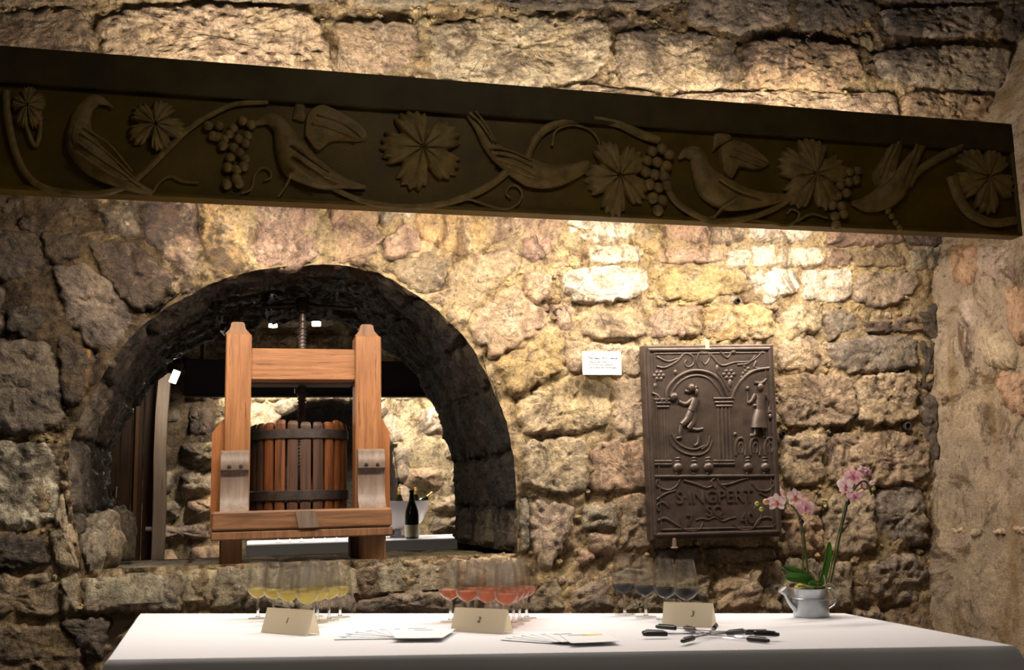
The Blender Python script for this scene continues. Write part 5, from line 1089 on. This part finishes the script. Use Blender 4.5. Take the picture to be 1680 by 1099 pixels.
# pale timber post and dark door
p0, p1 = W(250, 800, 5.4), W(270, 800, 5.4)
pt = empty('timber_post', ((p0[0] + p1[0]) / 2, 5.4, 0)); tag(pt, 'pale weathered timber post seen through the left of the arch', 'post')
b = MB(); w_ = p1[0] - p0[0]; zz = np.linspace(0, W(262, 612, 5.4)[2], 9); vs = []
for k, z in enumerate(zz):
    dx = 0.010 * (z / zz[-1]) ** 2 + 0.006 * math.sin(k * 1.7)
    vs += [(p0[0] + dx, 5.4, z), (p1[0] + dx, 5.4, z), (p1[0] + dx, 5.4 + w_, z), (p0[0] + dx, 5.4 + w_, z)]
b.add(vs, [(k * 4 + j, k * 4 + (j + 1) % 4, k * 4 + 4 + (j + 1) % 4, k * 4 + 4 + j) for k in range(8) for j in range(4)] + [(32, 33, 34, 35)]); put('shaft', b, M['post'], pt)
put('peg', MB().lathe([(0.001, 0.03), (0.012, 0.028), (0.012, 0)], (p0[0], 5.4 + w_ / 2, W(250, 868, 5.4)[2]), 10, (-1, 0, 0)), M['post'], pt)
d0, d1 = W(176, 800, 5.6), W(252, 800, 5.6)
dr = empty('door_1', ((d0[0] + d1[0]) / 2, 5.6, 0)); tag(dr, kind='structure', label='dark wooden door beside the timber post')
nb = 4
for k in range(nb): xa = d0[0] + (d1[0] - d0[0]) * k / nb; xb = d0[0] + (d1[0] - d0[0]) * (k + 1) / nb; put('plank', MB().box((xa + 0.002, 5.6, 0), (xb - 0.002, 5.64, 2.1), 0.003), M['door'], dr, smooth=False)
xs = W(222, 800, 5.58)[0]; put('door_strip', MB().box((xs - 0.010, 5.575, 0), (xs + 0.010, 5.6, 2.1), 0.003), M['doorstrip'], dr, smooth=False)
hp = W(191, 800, 5.56); put('door_handle', MB().tube([(hp[0], 5.6, hp[2]), (hp[0], 5.56, hp[2]), (hp[0], 5.55, hp[2] - 0.05)], 0.006, 8), M['screw'], dr)
# side wall stub behind the door, dark rock left of the door
# far table with its cloth, bowl and bottles
FY = 6.55; fz = W(560, 888, FY)[2]; t0, t1 = W(405, 888, FY), W(820, 888, FY)
ft = empty('far_table', ((t0[0] + t1[0]) / 2, FY + 0.3, 0)); tag(ft, 'white clothed table in the room behind the arch', 'table')
put('cloth', MB().box((t0[0], FY, 0.02), (t1[0], FY + 0.62, fz), 0.006), M['cloth'], ft, smooth=False)
bx = W(657, 850, FY + 0.25); bowlr = 51 * np.linalg.norm(W(658, 850, FY + 0.25) - bx); bz0_ = fz + 0.055; bz1_ = fz + 0.235
cb = empty('champagne_bowl', (bx[0], FY + 0.36, fz)); tag(cb, 'large white footed champagne bowl on the far table', 'bowl')
put('bowl', MB().lathe([(0.03, 0.055), (bowlr * 0.55, 0.062), (bowlr * 0.78, 0.10), (bowlr * 0.92, 0.16), (bowlr, 0.235), (bowlr * 0.975, 0.235), (bowlr * 0.89, 0.16), (bowlr * 0.74, 0.105), (0.001, 0.07)], (bx[0], FY + 0.36, fz), 48), M['bowl'], cb)
put('foot', MB().lathe([(0.001, 0.0), (0.055, 0.001), (0.05, 0.012), (0.025, 0.02), (0.022, 0.045), (0.04, 0.057), (0.001, 0.06)], (bx[0], FY + 0.36, fz), 28), M['zinc'], cb)
def bottle(loc, tilt=(0, 0, 0), label='', withlabel=True, neck='bottle', group=None, k=1.0):
    r_ = empty('bottle', loc); r_.rotation_euler = tilt; r_.scale = (k, k, k); tag(r_, label, 'bottle', group)
    put('glass_body', MB().lathe([(0.001, 0.0), (0.040, 0.001), (0.043, 0.008), (0.044, 0.14), (0.040, 0.175), (0.026, 0.215), (0.017, 0.24), (0.0145, 0.255), (0.001, 0.256)], seg=28), M['bottle'], r_, local=True)
    put('foil', MB().lathe([(0.0175, 0.238), (0.0155, 0.256), (0.0145, 0.285), (0.0165, 0.288), (0.0165, 0.297), (0.013, 0.303), (0.001, 0.304)], seg=22), M[neck], r_, local=True)
    if withlabel: put('paper_label', MB().lathe([(0.0441, 0.012), (0.0452, 0.013), (0.0452, 0.085), (0.0441, 0.086)], seg=28), M['label'], r_, local=True)
    return r_
bp = W(676, 888, FY + 0.06); bottle((bp[0], FY + 0.06, fz), label='dark bottle with cream label standing before the champagne bowl', neck='gold' if False else 'bottle')
for px, lean, lb in ((660, (0.0, -0.02, 0), 'gold-necked bottle upright in the bowl, left of the standing bottle'), (683, (0.0, 0.05, 0), 'gold-necked bottle upright in the bowl, right of the standing bottle'), (704, (0.0, 0.9, 0), 'gold-necked bottle leaning far to the right out of the bowl')):
    p = W(px, 835, FY + 0.27); zb_ = fz + (0.105 if px < 700 else 0.15); xx = p[0] - (0.0 if px < 700 else 0.115); bottle((xx, FY + 0.34 + (0.04 if px == 660 else 0.10 if px > 700 else 0), zb_ - 0.0), lean, lb, False, 'gold', 'bottles in the champagne bowl', 0.72)
fg = glass_proto(M['white_wine'])
for ch_ in list(fg.children):
    if ch_.name.startswith('wine'): bpy.data.objects.remove(ch_)
gx = [(456 + 19 * i) for i in range(7)]
for i, x in enumerate(gx):
    o = fg if i == 0 else copy_tree(fg); p = W(x, 884, FY + 0.2); o.location = (p[0], FY + 0.14, fz + 0.001)
    tag(o, 'empty stemmed glass on the far table, %s in its row' % (['leftmost','second from left','third from left','middle one','third from right','second from right','rightmost'][i]), 'wine glass', 'empty glasses on the far table')
# spotlights in the room behind
def spot(px, py, Y, ln, r_, axis, label, e=None):
    c = W(px, py, Y); o = empty('ceiling_spotlight', c); tag(o, label, 'lamp'); ax = Vector(axis).normalized()
    put('lens', MB().lathe([(0.001, -ln * 0.5), (r_, -ln * 0.5), (r_, ln * 0.5), (0.001, ln * 0.5)], c, 20, ax), M['bulb'], o)
    put('housing', MB().lathe([(r_ * 1.1, ln * 0.4), (r_ * 1.1, ln * 0.9), (r_ * 0.5, ln * 1.1), (0.001, ln * 1.1)], c, 20, ax), M['blackpanel'], o)
    if e: lamp('spot_light', 'POINT', Vector(c) - ax * (ln * 0.5 + 0.03), e, shadow_soft_size=0.03)
    top = Vector(c) + ax * ln; put('rod', MB().tube([top, (top.x, top.y, 3.2)], 0.006, 6), M['blackpanel'], o)
spot(287, 617, 5.05, 0.064, 0.016, (0.35, 0, 0.94), 'small lit tube lamp hanging beside the timber post', 3.5)
spot(519, 531, 5.2, 0.02, 0.022, (0, 0, 1), 'round lit ceiling spotlight glimpsed above the press, behind its screw')
spot(448, 534, 5.2, 0.016, 0.02, (0, 0, 1), 'small lit ceiling spotlight above the press, left of the screw')
